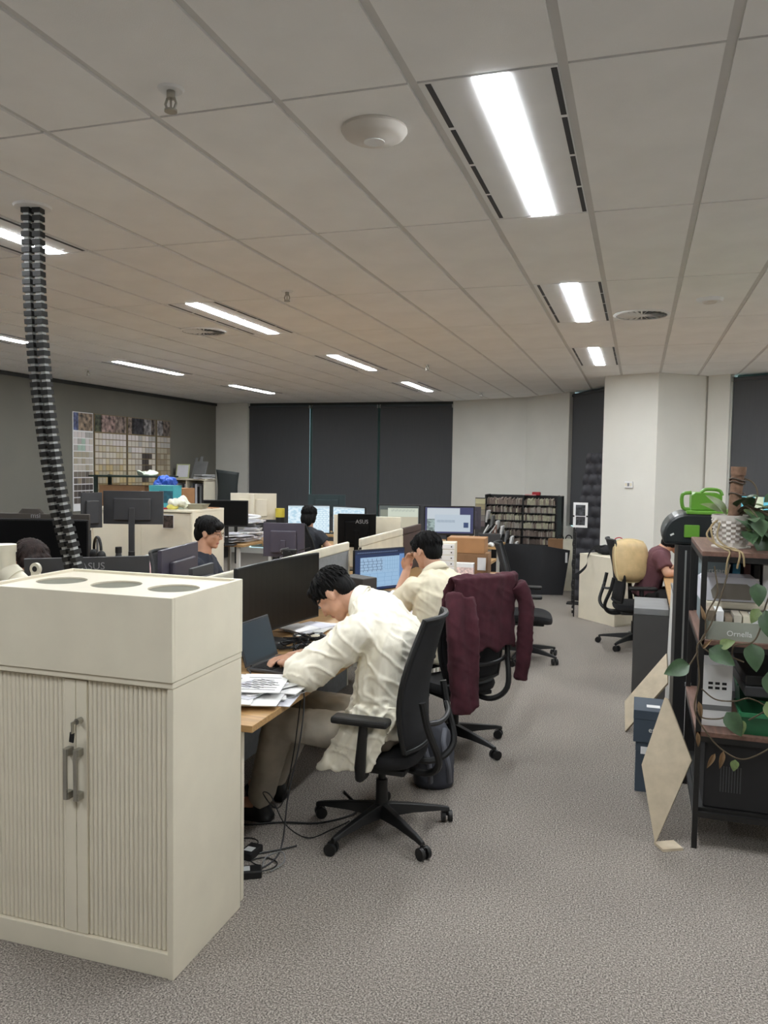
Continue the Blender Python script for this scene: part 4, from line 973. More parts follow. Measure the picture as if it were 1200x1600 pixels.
for k in range(9):
    pts = [(rnd.uniform(-0.10, 0.16), rnd.uniform(-0.16, 0.2), rnd.uniform(0.004, 0.045)) for _ in range(7)]
    MB().tube(catmull(pts, 6), 0.004, 6).build('cable', black_pl, t, smooth=True)
MB().bb(-0.04, 0.05, 0.16, 0.22, 0.0, 0.03).build('plug_block', white_lam, t, bevel=0.004)
t = thing('cable_tangle', 'tangle of cables and clutter below the plan-drawing monitor', 'cables', (-1.72, 6.05, 0.722))
for k in range(5):
    pts = [(rnd.uniform(-0.12, 0.14), rnd.uniform(-0.2, 0.1), rnd.uniform(0.004, 0.04)) for _ in range(6)]
    MB().tube(catmull(pts, 6), 0.004, 6).build('cable', [black_pl, white_cord][k % 2], t, smooth=True)
t = thing('desk_speaker', 'dark box speaker partly covering the plan drawing monitor', 'speaker', (-1.87, 5.33, 0.722), -0.5)
MB().bb(-0.12, 0.12, -0.07, 0.07, 0, 0.24).build('cabinet_box', M('charcoal_box', (52, 49, 47), 0.6), t, bevel=0.006)
MB().cyl((0.05, -0.071, 0.12), (0.05, -0.073, 0.12), 0.05, n=24).build('driver', black_pl, t)
t = thing('computer_mouse', 'black mouse on the desk below the big black monitor', 'mouse', (-1.75, 4.35, 0.722), 0.4)
MB().ell((0, 0, 0.012), (0.03, 0.052, 0.02)).build('shell', black_pl, t, smooth=True); MB().cyl((-0.006, 0.025, 0.03), (0.006, 0.025, 0.03), 0.006, n=10).build('wheel', dark_grey, t)
# small white drawer tower, boxes
t = thing('drawer_tower', 'white mini drawer tower with black knobs behind the short-sleeved man', 'drawers', (-1.595, 6.92, 0.7205), 0.12)
MB().bb(-0.075, 0.075, -0.09, 0.1, 0, 0.36).build('body', white_lam, t, bevel=0.003)
for k in range(7):
    d = MB().bb(-0.07, 0.07, -0.097, -0.088, 0.006+k*0.05, 0.05+k*0.05).build('drawer', paper, t, bevel=0.002)
    for s in (-0.045, 0.045): MB().cyl((s, -0.097, 0.028+k*0.05), (s, -0.106, 0.028+k*0.05), 0.006, n=10).build('knob', black_pl, d)
def carton(label, loc, size, rz, mat, tape=True, lab=None, name='cardboard_box'):
    t = thing(name, label, 'box', loc, rz); w, d, h = size
    MB().bb(-w/2, w/2, -d/2, d/2, 0, h).build('carton', mat, t, bevel=0.003)
    for s in (-1, 1): MB().bb(-w/2, w/2, s*d/4-d/4+0.001, s*d/4+d/4-0.001, h, h+0.003).build('flap', mat, t)
    if tape: MB().bb(-w/2-0.0006, w/2+0.0006, -0.022, 0.022, h+0.003, h+0.0036).build('tape', M('tape', (190, 156, 112), 0.3), t)
    if lab: tag(MB().bb(*lab).build('shipping_label', paper, t), 'white shipping label')
    return t
carton('brown carton with a white label, lower of the two on the desk', (-1.50, 7.62, 0.7205), (0.31, 0.28, 0.20), 0.05, cardboard_d, lab=(0.06, 0.14, -0.1412, -0.14, 0.05, 0.17))
carton('orange-brown carton stacked on top of the other on the desk', (-1.56, 7.63, 0.925), (0.36, 0.27, 0.14), 0.06, cardboard)
carton('tall brown carton standing on the floor past the desk end', (-1.36, 8.12, 0), (0.22, 0.24, 0.66), 0.1, cardboard_d)
t = thing('card_box', 'pink and white patterned small box beside the drawer tower', 'box', (-1.53, 7.30, 0.7205), 0.1)
MB().bb(-0.1, 0.1, -0.05, 0.05, 0, 0.13).build('box', M('pink_print', (222, 196, 190), 0.7, var=0.2, scale=40), t, bevel=0.003); MB().bb(-0.1, 0.1, -0.052, 0.052, 0.1, 0.135).build('lid', paper, t)
t = thing('desk_phone', 'black desk phone in front of the cartons', 'phone', (-1.49, 6.98, 0.7205), 0.5)
m = MB(); m.prism_axis([(-0.08, 0), (0.08, 0), (0.08, 0.06), (-0.08, 0.025)], -0.08, 0.08, 'x'); m.build('base', black_pl, t, bevel=0.005)
MB().tube(catmull([(-0.06, -0.06, 0.055), (-0.06, 0, 0.085), (-0.06, 0.07, 0.075)], 5), 0.016, 8).build('handset', black_pl, t, smooth=True)
MB().bb(-0.01, 0.06, -0.05, 0.02, 0.045, 0.05).build('keypad', dark_grey, t)
# maroon cardigan over the second chair
t = thing('cardigan', 'maroon knitted cardigan draped over the back of the second chair', 'cardigan', chair2.location, chair2.rotation_euler[2])
def drape(mb, x0, x1, zb_out, zb_in, thick=0.02):
    R = []
    n = 10
    for i in range(n+1):
        x = x0+(x1-x0)*i/n; u = x/0.26
        prof = [(-0.30+0.05*u*u-0.02, zb_out+0.02*math.sin(i*1.7)), (-0.305+0.05*u*u, (zb_out+1.07)/2), (-0.315+0.045*u*u, 1.0), (-0.325+0.04*u*u, 1.10), (-0.265+0.04*u*u, 1.12), (-0.215+0.04*u*u, 1.02), (-0.165+0.04*u*u, zb_in)]
        inner = [(y+(0.02 if k < 3 else (0.012 if k == 3 else (-0.012 if k == 4 else -0.018))), z-(0.024 if 2 < k < 5 else 0)) for k, (y, z) in enumerate(prof)]
        R.append([Vector((x, y, z)) for y, z in prof]+[Vector((x, y, z)) for y, z in reversed(inner)])
    mb.loft(R)
m = MB(); drape(m, -0.25, 0.25, 0.66, 0.72)
body = link('cardigan_body', remesh(m, 'cardigan_body', 0.010, 4, folds(31, 0.010, 8, (0, 0, 1), 0.25)), maroon, t)
m = MB(); m.tube(catmull([(-0.26, -0.30, 1.02), (-0.285, -0.335, 0.86), (-0.265, -0.345, 0.66), (-0.235, -0.34, 0.46), (-0.215, -0.335, 0.33)], 5), [0.05+0.014*(i/20) for i in range(21)], 12); m.tube(catmull([(-0.2, -0.325, 1.0), (-0.19, -0.36, 0.8), (-0.18, -0.36, 0.58), (-0.17, -0.35, 0.36)], 5), 0.05, 12)
link('sleeve', remesh(m, 'sleeve', 0.011, 3, folds(33, 0.009, 9, (0, 0, 1), 0.25)), maroon, t)
m = MB(); m.tube(catmull([(0.23, -0.29, 1.04), (0.285, -0.31, 0.92), (0.285, -0.32, 0.74), (0.275, -0.315, 0.56), (0.265, -0.305, 0.45)], 5), [0.055-0.018*(i/20) for i in range(21)], 12)
link('sleeve', remesh(m, 'sleeve', 0.011, 3, folds(35, 0.009, 9, (0, 0, 1), 0.25)), maroon, t)
# grey bag hanging behind the near chair
t = thing('backpack', 'grey backpack with loop straps behind the near chair', 'backpack', (-1.02, 4.20, 0), 0.4); t.scale = (0.85, 0.85, 0.85)
m = MB(); m.loft([m.ring((0, 0, z), Vector((1, 0, 0)), Vector((0, 1, 0)), a, b, 20) for z, a, b in ((0.0, 0.10, 0.07), (0.03, 0.13, 0.09), (0.2, 0.13, 0.095), (0.34, 0.11, 0.08), (0.42, 0.05, 0.05))])
link('bag_body', remesh(m, 'bag_body', 0.011, 3, folds(41, 0.008, 9)), M('slate_canvas', (64, 66, 74), 0.85, var=0.08), t)
for k, (sx, ph) in enumerate(((-0.07, 0), (0.05, 0.4))):
    MB().tube(catmull([(sx, -0.09, 0.40), (sx-0.02, -0.17, 0.33), (sx+0.01, -0.18, 0.2), (sx+0.03, -0.12, 0.07)], 6), 0.017, 8).build('strap', M('slate_webbing', (96, 98, 106), 0.85), t, smooth=True)

# ------------------------------------------------------------------ things on the middle and left desks
t = thing('headphones', 'black and grey headphones on a stand under the raised monitor', 'headphones', (-4.12, 5.42, 0.7205), -0.6)
MB().cyl((0, 0, 0), (0, 0, 0.012), 0.06, n=20).cyl((0, 0, 0.01), (0, 0, 0.40), 0.01, n=10).build('stand', mid_grey, t, smooth=True)
MB().tube([(0.085*math.cos(a), 0, 0.32+0.10*math.sin(a)) for a in [PI*i/14 for i in range(15)]], 0.012, 8).build('headband', black_pl, t, smooth=True)
for s in (-1, 1): MB().ell((s*0.085, 0, 0.27), (0.025, 0.04, 0.05)).build('ear_cup', black_pl, t, smooth=True)
for x, y, mt, lab, h in ((-3.98, 5.5, dark_grey, 'dark drinking flask beside the headphones', 0.34), (-3.9, 5.56, M('brown_flask', (74, 62, 56), 0.5), 'brown flask right of the dark drinking flask', 0.30)):
    t = thing('flask', lab, 'flask', (x, y, 0.7205)); m = MB()
    m.loft([m.ring((0, 0, z), Vector((1, 0, 0)), Vector((0, 1, 0)), r, r, 18) for r, z in ((0.034, 0), (0.036, 0.01), (0.036, h*0.7), (0.024, h*0.8), (0.022, h*0.86))]); m.build('bottle', mt, t, smooth=True)
    MB().cyl((0, 0, h*0.86), (0, 0, h), 0.026, n=18).build('cap', black_pl, t, smooth=True)
t = thing('cosmetic_bottle', 'pink and white bottle beside the monitor pole', 'bottle', (-3.86, 5.72, 0.7205))
m = MB(); m.loft([m.ring((0, 0, z), Vector((1, 0, 0)), Vector((0, 1, 0)), r, r*0.7, 16) for r, z in ((0.035, 0), (0.037, 0.02), (0.037, 0.18), (0.015, 0.21))]); m.build('bottle', M('pink_plastic', (216, 180, 180), 0.4), t, smooth=True); MB().cyl((0, 0, 0.21), (0, 0, 0.26), 0.014, n=12).build('pump', paper, t)
t = thing('desk_organiser', 'dark desk organiser heaped with small items left of the headphones', 'organiser', (-4.30, 5.22, 0.7205), 0.2)
MB().bb(-0.17, 0.17, -0.08, 0.08, 0, 0.19).build('tray', black_pl, t, bevel=0.004)
for k in range(8): MB().cyl((rnd.uniform(-.14, .14), rnd.uniform(-.05, .05), 0.15), (rnd.uniform(-.16, .16), rnd.uniform(-.06, .06), 0.24+rnd.uniform(0, .05)), 0.007, n=8).build('pen', [black_pl, dark_grey, chrome, brown_wood][k % 4], t)
# white island cabinet and what is piled on it
tambour_cabinet('white storage island with a photo stuck on its side, behind the raised monitor', -5.15, -4.00, 6.66, 7.26, 1.295, slats=0, detail=False, name='storage_island')
t = thing('photo_print', 'small dark photo stuck to the white storage island', 'photo', (-4.245, 6.630, 1.185)); MB().bb(-0.055, 0.055, -0.0008, 0.0008, -0.06, 0.06).build('print', M('photo_dark', (66, 56, 52), 0.4, var=0.5, scale=30), t); MB().bb(-0.06, 0.06, 0.0008, 0.0014, -0.065, 0.065).build('backing', paper, t)
MB().bb(-0.057, 0.057, -0.004, 0.0, 0.058, 0.064).build('tape', paper_b, t)
t = thing('turquoise_box', 'turquoise cardboard box standing on the white storage island', 'box', (-4.50, 6.98, 1.2955), 0.1)
MB().bb(-0.13, 0.13, -0.09, 0.09, 0, 0.22).build('carton', turq, t, bevel=0.003); MB().bb(-0.02, 0.125, -0.0915, -0.09, 0.05, 0.17).build('printed_panel', M('deep_teal', (30, 80, 96), 0.5, var=0.2, scale=20), t); MB().bb(-0.13, 0.13, -0.092, 0.092, 0.19, 0.222).build('lid', turq, t)
def crumple(label, name, loc, r, mat, seed, cat, amp=0.02):
    t = thing(name, label, cat, loc); m = MB()
    rr = random.Random(seed)
    for q in range(7): m.ell((rr.uniform(-.5, .5)*r[0], rr.uniform(-.5, .5)*r[1], r[2]*rr.uniform(0.35, 0.95)), [v*rr.uniform(0.42, 0.7) for v in r], (RZ(rr.uniform(0, 3)) @ RX(rr.uniform(-.6, .6))), 14, 8)
    o = remesh(m, 'crumpled_film', 0.010, 1, folds(seed, amp, 13, (0, 0, 1), 0.9)); zmin = min(v.co.z for v in o.vertices)
    for v in o.vertices: v.co.z = max(0.0, v.co.z-zmin*0.6)
    link('crumpled_film', o, mat, t); return t
c = crumple('white and yellow crumpled plastic bag on the storage island', 'plastic_bag', (-4.26, 6.82, 1.2955), (0.105, 0.09, 0.075), plastic_bag, 4, 'bag')
m = MB().ell((-0.02, -0.06, 0.02), (0.06, 0.035, 0.022)); link('yellow_film', remesh(m, 'yellow_film', 0.008, 1, folds(9, 0.008, 16)), M('yellow_film', (214, 206, 110), 0.35, var=0.1), c)
t = thing('food_tray', 'grey tray of takeaway food on the right end of the storage island', 'tray', (-4.10, 6.92, 1.2955), 0.1)
m = MB(); m.loft([[Vector((x*w, y*d, z)) for x, y in ((-1, -1), (1, -1), (1, 1), (-1, 1))] for w, d, z in ((0.07, 0.055, 0), (0.095, 0.075, 0.05), (0.1, 0.08, 0.05), (0.09, 0.07, 0.045), (0.066, 0.05, 0.012))]); m.build('tray', M('tray_grey', (150, 146, 128), 0.5), t)
t = thing('open_lid', 'thin white container lid lying beside the food tray', 'lid', (-4.07, 7.12, 1.2955)); MB().bb(-0.06, 0.06, -0.07, 0.07, 0, 0.006).build('lid', cardboard, t, bevel=0.002)
t = thing('sauce_packet', 'small red packet at the left of the plastic bag', 'packet', (-4.37, 6.72, 1.2955)); MB().bb(-0.05, 0.05, -0.025, 0.025, 0, 0.016).build('packet', red_m, t, bevel=0.006)
# dark metal shelf unit by the grey wall with cartons and a blue bag
t = thing('metal_shelf', 'dark green metal shelf unit in front of the swatch boards', 'shelf', (-6.2, 8.9, 0), 0.2)
for x in (-0.42, 0.42):
    for y in (-0.2, 0.2): MB().bb(x-0.02, x+0.02, y-0.02, y+0.02, 0, 1.575).build('post', M('dark_green_metal', (34, 48, 42), 0.5, 0.3), t)
for z in (0.5, 1.0, 1.55): MB().bb(-0.5, 0.5, -0.24, 0.24, z, z+0.02).build('shelf_board', MATS['dark_green_metal'], t)
carton('brown carton on the dark metal shelf, left of the blue bag', (-6.28, 8.86, 1.0205), (0.6, 0.3, 0.42), 0.2, cardboard_d, False)
carton('light brown carton carrying the blue bag', (-5.45, 8.6, 0), (0.44, 0.34, 1.43), 0.1, cardboard, False)
crumple('bright blue plastic bag on the light brown carton', 'blue_bag', (-5.53, 8.6, 1.434), (0.17, 0.12, 0.085), blue_bag, 14, 'bag', 0.025)
crumple('pale cloth lying on top of the dark metal shelf', 'cloth', (-6.05, 8.95, 1.571), (0.16, 0.10, 0.03), M('pale_green_cloth', (190, 200, 184), 0.9), 17, 'cloth', 0.01)
# swatch boards on the grey wall
bm_ = M('sample_board', (150, 146, 136), 0.7)
rnd = random.Random(11)
SW = [M('swatch_%d' % k, c, 0.5, var=0.04, scale=30) for k, c in enumerate([(206, 198, 186), (188, 180, 170), (196, 184, 158), (170, 160, 140), (160, 146, 122), (142, 130, 112), (176, 172, 168), (120, 112, 102), (92, 84, 78), (66, 60, 58), (186, 166, 124), (150, 128, 88), (168, 190, 176), (214, 206, 204)])]
pal = {0: [12, 6, 0, 13], 1: [13, 0, 6, 1], 2: [1, 3, 7, 0], 3: [5, 7, 3, 4]}
sw_me = MB().bb(-0.004, 0.004, -0.5, 0.5, -0.5, 0.5).mesh('swatch')
sw_objs = {}
hdr = [M('photo_%d' % k, c, 0.4, var=0.6, scale=14) for k, c in enumerate([(70, 76, 110), (128, 110, 92), (70, 72, 56), (140, 118, 112), (120, 106, 98), (56, 54, 58), (120, 116, 116), (96, 86, 80), (110, 108, 82)])]
boards = [(9.89, 10.35, 5, 'white-edged board of pale swatches', True), (10.38, 11.18, 9, 'beige board of swatches', False), (11.21, 12.0, 8, 'beige board of swatches with a dark patch', False), (12.04, 12.46, 4, 'narrow olive board of swatches', False)]
blab = ['white-edged swatch board, leftmost on the grey wall', 'wide beige swatch board, second from the left on the grey wall', 'swatch board with a dark patch, third from the left on the grey wall', 'narrow olive swatch board, rightmost on the grey wall']
nsw = 0
for b, (y0, y1, nc, _, wht) in enumerate(boards):
    t = thing('swatch_board', blab[b], 'swatch board', (XL+0.004, (y0+y1)/2, 0), 0, 'swatch boards on the grey wall'); hw = (y1-y0)/2
    MB().bb(0, 0.012, -hw, hw, 1.0, 2.47).build('backing', paper if wht else M('tan_backing', (128, 112, 84), 0.7), t)
    y = -hw+0.01; k = 0
    widths = [(0.10, 0.30)] if b == 0 else [(0.12, 0.28, 0.22), (0.10, 0.30, 0.2, 0.1), (0.16, 0.2)][b-1]
    tot = sum(widths[0]) if b == 0 else sum(widths)
    for w in (widths[0] if b == 0 else widths):
        ww = w/tot*(2*hw-0.02); MB().bb(0.012, 0.016, y+0.004, y+ww-0.004, 2.20, 2.46).build('header_photo', hdr[(b*2+k) % 9], t); y += ww; k += 1
    rows = 11; px = (2*hw-0.02)/nc
    for r in range(rows):
        for c in range(nc):
            f = r/rows
            if b == 0: mi = rnd.choice([12, 6, 0, 13] if r < 3 else [1, 6, 3] if r < 6 else [5, 7, 8] if r < 8 else [8, 9])
            elif b == 1: mi = rnd.choice([13, 0, 13] if r < 2 else [0, 2, 1] if r < 5 else [3, 10, 2] if r < 8 else [11, 4])
            elif b == 2: mi = rnd.choice([9, 8] if (c in (4, 5) and 2 < r < 8) or (c == 6 and r in (3, 5, 6)) else [13, 0, 6] if r < 3 else [1, 0, 2] if r < 7 else [3, 10])
            else: mi = rnd.choice([0, 1, 6] if r < 2 else [5, 3] if r < 6 else [4, 11])
            if mi not in sw_objs: q = sw_me.copy(); q.materials.append(SW[mi]); sw_objs[mi] = q
            link('swatch', sw_objs[mi], None, t, (0.014, -hw+0.01+px*(c+0.5), 2.135-r*0.098), None, (1, px-0.012, 0.084)); nsw += 1
# bookcase, stands and dark chair at the far left corner
t = thing('bookcase', 'low white bookcase with folders in the far left corner', 'bookcase', (-7.55, 12.55, 0))
MB().bb(-0.36, 0.36, 0.17, 0.19, 0, 1.44).bb(-0.36, -0.34, -0.19, 0.17, 0, 1.44).bb(0.34, 0.36, -0.19, 0.17, 0, 1.44).bb(-0.01, 0.01, -0.19, 0.17, 0, 1.44).build('carcass', white_lam, t)
for z in (0.05, 0.5, 0.97): MB().bb(-0.34, 0.34, -0.18, 0.17, z, z+0.02).build('shelf_board', white_lam, t)
MB().bb(-0.38, 0.38, -0.21, 0.19, 1.44, 1.465).build('top_panel', white_lam, t)
for k in range(14):
    x = -0.31+k*0.045+(0.03 if k > 6 else 0); o = MB().bb(x-0.018, x+0.018, -0.15, 0.12, 0, rnd.uniform(0.3, 0.4)).build('folder', [mid_grey, dark_grey, paper_b, black_pl][k % 4], None, loc=(-7.55, 12.55, 0.9905))
    tag(o, 'upright folder on a shelf of the corner bookcase', 'folder', 'folders in the corner bookcase')
t = thing('display_stand', 'pale green framed card leaning on top of the corner bookcase', 'frame', (-7.72, 12.5, 1.4655), 0, None, (-0.3, 0, 0.2)); MB().bb(-0.12, 0.12, -0.008, 0.008, 0, 0.26).build('card', M('pale_green_card', (176, 180, 140), 0.6), t); MB().bb(-0.1, 0.1, -0.01, -0.008, 0.02, 0.24).build('print', paper_b, t)
t = thing('display_stand', 'grey plate stand leaning on top of the corner bookcase', 'stand', (-7.44, 12.55, 1.4655), 0, None, (-0.35, 0, -0.2)); MB().bb(-0.15, 0.15, -0.01, 0.01, 0, 0.32).build('plate', mid_grey, t); MB().bb(-0.05, 0.0, 0.0, 0.015, 0.3, 0.42).bb(-0.17, -0.12, 0.01, 0.02, 0.2, 0.4).build('support', mid_grey, t)
sheets('paper_stack', 'grey paper pile on the right end of the corner bookcase', (-7.28, 12.5, 1.4655), 8, 0.03, th=0.008, mats=[paper_b, mid_grey, paper])
t = thing('high_stool', 'dark curved chair back beside the corner bookcase', 'chair', (-6.95, 12.75, 0), 0.4)
MB().grid(lambda u, v: Vector(((u*2-1)*(0.2-0.03*math.sin(PI*v)), 0.03*(2*u-1)**2-0.05*v, 0.95+0.63*v+0.05*(1-u)*v)), 10, 12).build('backrest', M('dark_green_black', (34, 40, 40), 0.6), t, smooth=True, solid=0.02)
MB().bb(-0.2, 0.2, -0.35, 0.03, 0.92, 0.97).build('seat', MATS['dark_green_black'], t, bevel=0.015)
for x in (-0.17, 0.17):
    for y in (-0.32, 0.0): MB().cyl((x, y, 0), (x*0.9, y*0.95, 0.93), 0.014, n=10).build('leg', black_mt, t)
# paper heap, yellow tub, cables in the middle distance
sheets('paper_stack', 'big heap of loose white papers on the brown middle desk', (-5.0, 9.32, 0.7205), 16, 0.14, th=0.006)
sheets('paper_stack', 'tall stack of papers and folders at the right of the heap', (-4.92, 9.62, 0.7205), 16, 0.05, th=0.014, mats=[paper_b, mid_grey, paper])
t = thing('paper_roll', 'curled paper roll lying on the tall paper stack', 'paper roll', (-4.92, 9.64, 0.955), 0.3)
MB().tube([(0.16*math.cos(2*PI*i/28)*(1-0.006*i), 0.11*math.sin(2*PI*i/28)*(1-0.006*i), 0.025+0.002*i) for i in range(40)], 0.018, 8).build('coil', paper, t, smooth=True)
t = thing('yellow_tub', 'yellow tub with dark lower half behind the paper stack', 'tub', (-4.66, 10.02, 0.7205)); MB().cyl((0, 0, 0), (0, 0, 0.30), 0.06, n=18).build('tub', black_pl, t, smooth=True); MB().cyl((0, 0, 0.30), (0, 0, 0.42), 0.062, n=18).build('yellow_lid', yellow_m, t, smooth=True)
t = thing('camera_rig', 'small black camera and cables beside the dark purple monitor', 'camera', (-2.98, 6.62, 0.7205), 0.3)
MB().bb(-0.06, 0.06, -0.03, 0.03, 0.18, 0.26).build('camera_body', black_pl, t, bevel=0.006); MB().cyl((0, -0.03, 0.22), (0, -0.075, 0.22), 0.025, n=16).build('lens', black_mt, t, smooth=True)
for k in range(3): MB().cyl((0, 0, 0.18), (0.08*math.cos(2.1*k), 0.08*math.sin(2.1*k), 0), 0.006, n=8).build('tripod_leg', black_mt, t)
for k in range(4): MB().tube(catmull([(rnd.uniform(-.12, .2), rnd.uniform(-.08, .08), rnd.uniform(.02, .28)) for _ in range(6)], 5), 0.005, 6).build('cable', [black_pl, mid_grey][k % 2], t, smooth=True)
t = thing('clutter_box', 'green-grey box of odds and ends at the far desk end', 'box', (-1.88, 10.62, 0.7205), 0.3)
MB().bb(-0.14, 0.14, -0.1, 0.1, 0, 0.14).build('box', dark_grey, t, bevel=0.004)
for k in range(5): MB().cyl((rnd.uniform(-.1, .1), rnd.uniform(-.06, .06), 0.12), (rnd.uniform(-.12, .12), rnd.uniform(-.08, .08), 0.26), 0.01, n=8).build('rolled_item', [paper, brown_wood, mid_grey][k % 3], t)
crumple('crumpled white tissue at the far desk edge', 'tissue', (-1.80, 10.27, 0.7205), (0.06, 0.05, 0.03), paper, 22, 'tissue', 0.012)

# ------------------------------------------------------------------ sample rack, black board and the far right
t = thing('sample_rack', 'tall black rack of sample cards in six tiers below the white wall', 'rack', (-1.62, 12.05, 0), 0.0)
for x in (-0.56, 0.0, 0.49): MB().bb(x-0.012, x+0.012, -0.12, 0.24, 0.1, 1.335).build('divider', black_pl, t)
MB().bb(0.50, 0.56, -0.14, 0.24, 0.1, 1.33).build('side_panel', M('dark_green_panel', (34, 46, 44), 0.5), t)
MB().bb(-0.56, 0.5, 0.22, 0.24, 0.1, 1.33).build('back_panel', black_pl, t); MB().bb(-0.56, 0.54, -0.12, 0.24, 0.0, 0.1).build('plinth', black_pl, t)
cmats = [M('cards_%d' % k, c, 0.6, var=0.3, scale=60, stretch=(6, 1, 0.3)) for k, c in enumerate([(138, 124, 116), (104, 92, 86), (196, 194, 170), (176, 170, 160), (128, 116, 108), (160, 146, 134)])]
rnd2 = [random.Random(77+q).random() for q in range(200)]
for r in range(6):
    z = 1.33-0.115*(r+1)*1.0-0.02
    MB().bb(-0.55, 0.49, -0.12-0.01*r, 0.22, z-0.012, z).build('tier_shelf', black_pl, t)
    for c, (xa, xb) in enumerate(((-0.54, -0.015), (0.015, 0.475))):
        m = MB(); x = xa
        while x < xb-0.012:
            w = rnd.uniform(0.012, 0.022); h = rnd.uniform(0.07, 0.098); m.box((x+w/2, -0.06-0.01*r, z+h/2+0.001), (w*0.86, 0.12, h), RX(0.18)); x += w
        o = m.build('card_row', None, t, kind='stuff')
        for mm in cmats: o.data.materials.append(mm)
        fav = 2 if c == 1 and r in (2, 3) else (r+c*2) % 6
        for p in o.data.polygons: p.material_index = fav if rnd2[(p.index//6+r*31+c*17) % 200] < 0.5 else int(rnd2[(p.index//6*3+r) % 200]*6) % 6
t = thing('sample_rack', 'stepped black rack of white-edged binders in front of the sample card rack', 'rack', (-1.95, 11.55, 0), 0.0)
m = MB(); m.prism_axis([(0.0-0.22, 0.0), (0.36, 0.0), (0.36, 0.52), (-0.22, 1.10)], -0.1, 0.12, 'y'); m.V = [(x, y, z) for x, y, z in m.V]; m.build('stepped_frame', black_pl, t)
for k in range(8):
    x = -0.19+k*0.07; z = 1.06-k*0.073
    o = MB().box((x, -0.02, z+0.05), (0.028, 0.20, 0.17), RY(0.12)).build('binder', None, None, loc=(-1.95, 11.55, 0)); o.data.materials.append(paper if k % 3 != 2 else mid_grey); tag(o, 'white-edged binder standing in the stepped rack', 'binder', 'binders in the stepped rack')
t = thing('colour_chart', 'small pale colour chart strip left of the sample rack', 'colour chart', (-2.14, 11.3, 0.0)); 
for k, c in enumerate([(190, 186, 150), (160, 150, 120), (140, 136, 122), (120, 116, 114), (104, 92, 96)]): MB().bb(-0.07, 0.07, -0.006, 0.006, 1.22-k*0.08, 1.295-k*0.08).build('colour_band', M('chart_%d' % k, c, 0.6), t)
MB().bb(-0.075, 0.075, 0.006, 0.012, 0.0, 1.31).build('backing', dark_grey, t)
t = thing('red_toy', 'small red object on top of the sample rack', 'ornament', (-1.45, 12.1, 1.3355)); MB().bb(-0.06, 0.06, -0.05, 0.05, 0, 0.05).build('block', red_m, t, bevel=0.01); MB().bb(-0.16, 0.0, -0.07, 0.0, 0, 0.012).build('pink_card', M('pink_card', (214, 150, 150), 0.6), t)
t = thing('black_board', 'large folded black board standing on the carpet before the sample rack', 'board', (-1.25, 11.12, 0))
m = MB(); m.add([(-0.72, 0.02, 0.0), (0.0, 0.0, 0.0), (0.0, 0.02, 0.0), (-0.72, 0.04, 0.0), (-0.76, 0.02, 0.69), (0.02, 0.0, 0.68), (0.02, 0.02, 0.68), (-0.76, 0.04, 0.69)], [(0, 1, 2, 3), (4, 7, 6, 5), (0, 4, 5, 1), (1, 5, 6, 2), (2, 6, 7, 3), (3, 7, 4, 0)]); m.build('left_leaf', M('black_foam', (30, 31, 35), 0.6, var=0.04), t)
m = MB(); m.add([(0.0, 0.0, 0.0), (0.30, 0.10, 0.0), (0.30, 0.12, 0.0), (0.0, 0.02, 0.0), (0.02, 0.0, 0.68), (0.38, 0.12, 0.62), (0.38, 0.14, 0.62), (0.02, 0.02, 0.68)], [(0, 1, 2, 3), (4, 7, 6, 5), (0, 4, 5, 1), (1, 5, 6, 2), (2, 6, 7, 3), (3, 7, 4, 0)]); m.build('right_leaf', MATS['black_foam'], t)
MB().box((0.335, 0.096, 0.52), (0.03, 0.004, 0.14), RZ(0.32)).build('white_tag', paper, t)
t = thing('storage_carton', 'cream carton with black handles beside the dark quilted panel', 'carton', (-1.0, 11.72, 0))
MB().bb(-0.21, 0.0, -0.1, 0.1, 0, 0.73).build('brown_half', cardboard_d, t); MB().bb(0.0, 0.19, -0.1, 0.1, 0, 0.735).build('cream_half', cream, t, bevel=0.004)
for x in (-0.05, 0.07): MB().tube([(x+0.045*math.cos(a), 0, 0.73+0.06*math.sin(a)) for a in [PI*i/10 for i in range(11)]], 0.008, 6).build('handle', black_pl, t, smooth=True)
# quilted dark panel
t = thing('quilted_panel', 'tall dark quilted padded panel standing beside the white column', 'panel', (-0.60, 10.80, 0), -0.35)
def qf(u, v):
    z = 1.95*v; xl = -0.21+0.17*max(0, (v-0.38)/0.62); x = xl+(0.17-xl)*u
    bump = 0.03*abs(math.sin((u*2.0+0.5*(int(v*14) % 2))*PI))*abs(math.sin(v*14*PI))
    return Vector((x, -bump-0.02, z))
m = MB().grid(qf, 20, 84); q = m.build('quilting', quilt_m, t, smooth=True)
m = MB(); m.prism_axis([(-0.21, 0.0), (0.17, 0.0), (0.17, 1.95), (-0.04, 1.95), (-0.21, 0.74)], -0.02, 0.06, 'y'); m.build('core', quilt_m, t)
t = thing('poster_holder', 'white card holder with a dark photo poster on a black post', 'holder', (-0.70, 10.55, 0), 0.0)
MB().bb(-0.09, 0.09, -0.006, 0.006, 0.99, 1.31).build('backing', paper, t); MB().bb(-0.055, 0.06, -0.009, -0.006, 1.02, 1.13).build('lower_print', M('poster_print', (50, 50, 54), 0.4, var=0.7, scale=40), t); MB().bb(-0.06, 0.06, -0.009, -0.006, 1.14, 1.28).build('upper_print', M('poster_print_2', (60, 62, 66), 0.4, var=0.6, scale=25), t)
for x in (-0.085, 0.085): MB().bb(x-0.012, x+0.012, -0.012, 0.008, 1.125, 1.145).build('clip', black_pl, t)
MB().bb(-0.085, -0.06, 0.008, 0.03, 0, 1.1).build('post', black_pl, t); MB().bb(-0.14, 0.10, -0.08, 0.1, 0, 0.015).build('foot', black_pl, t)
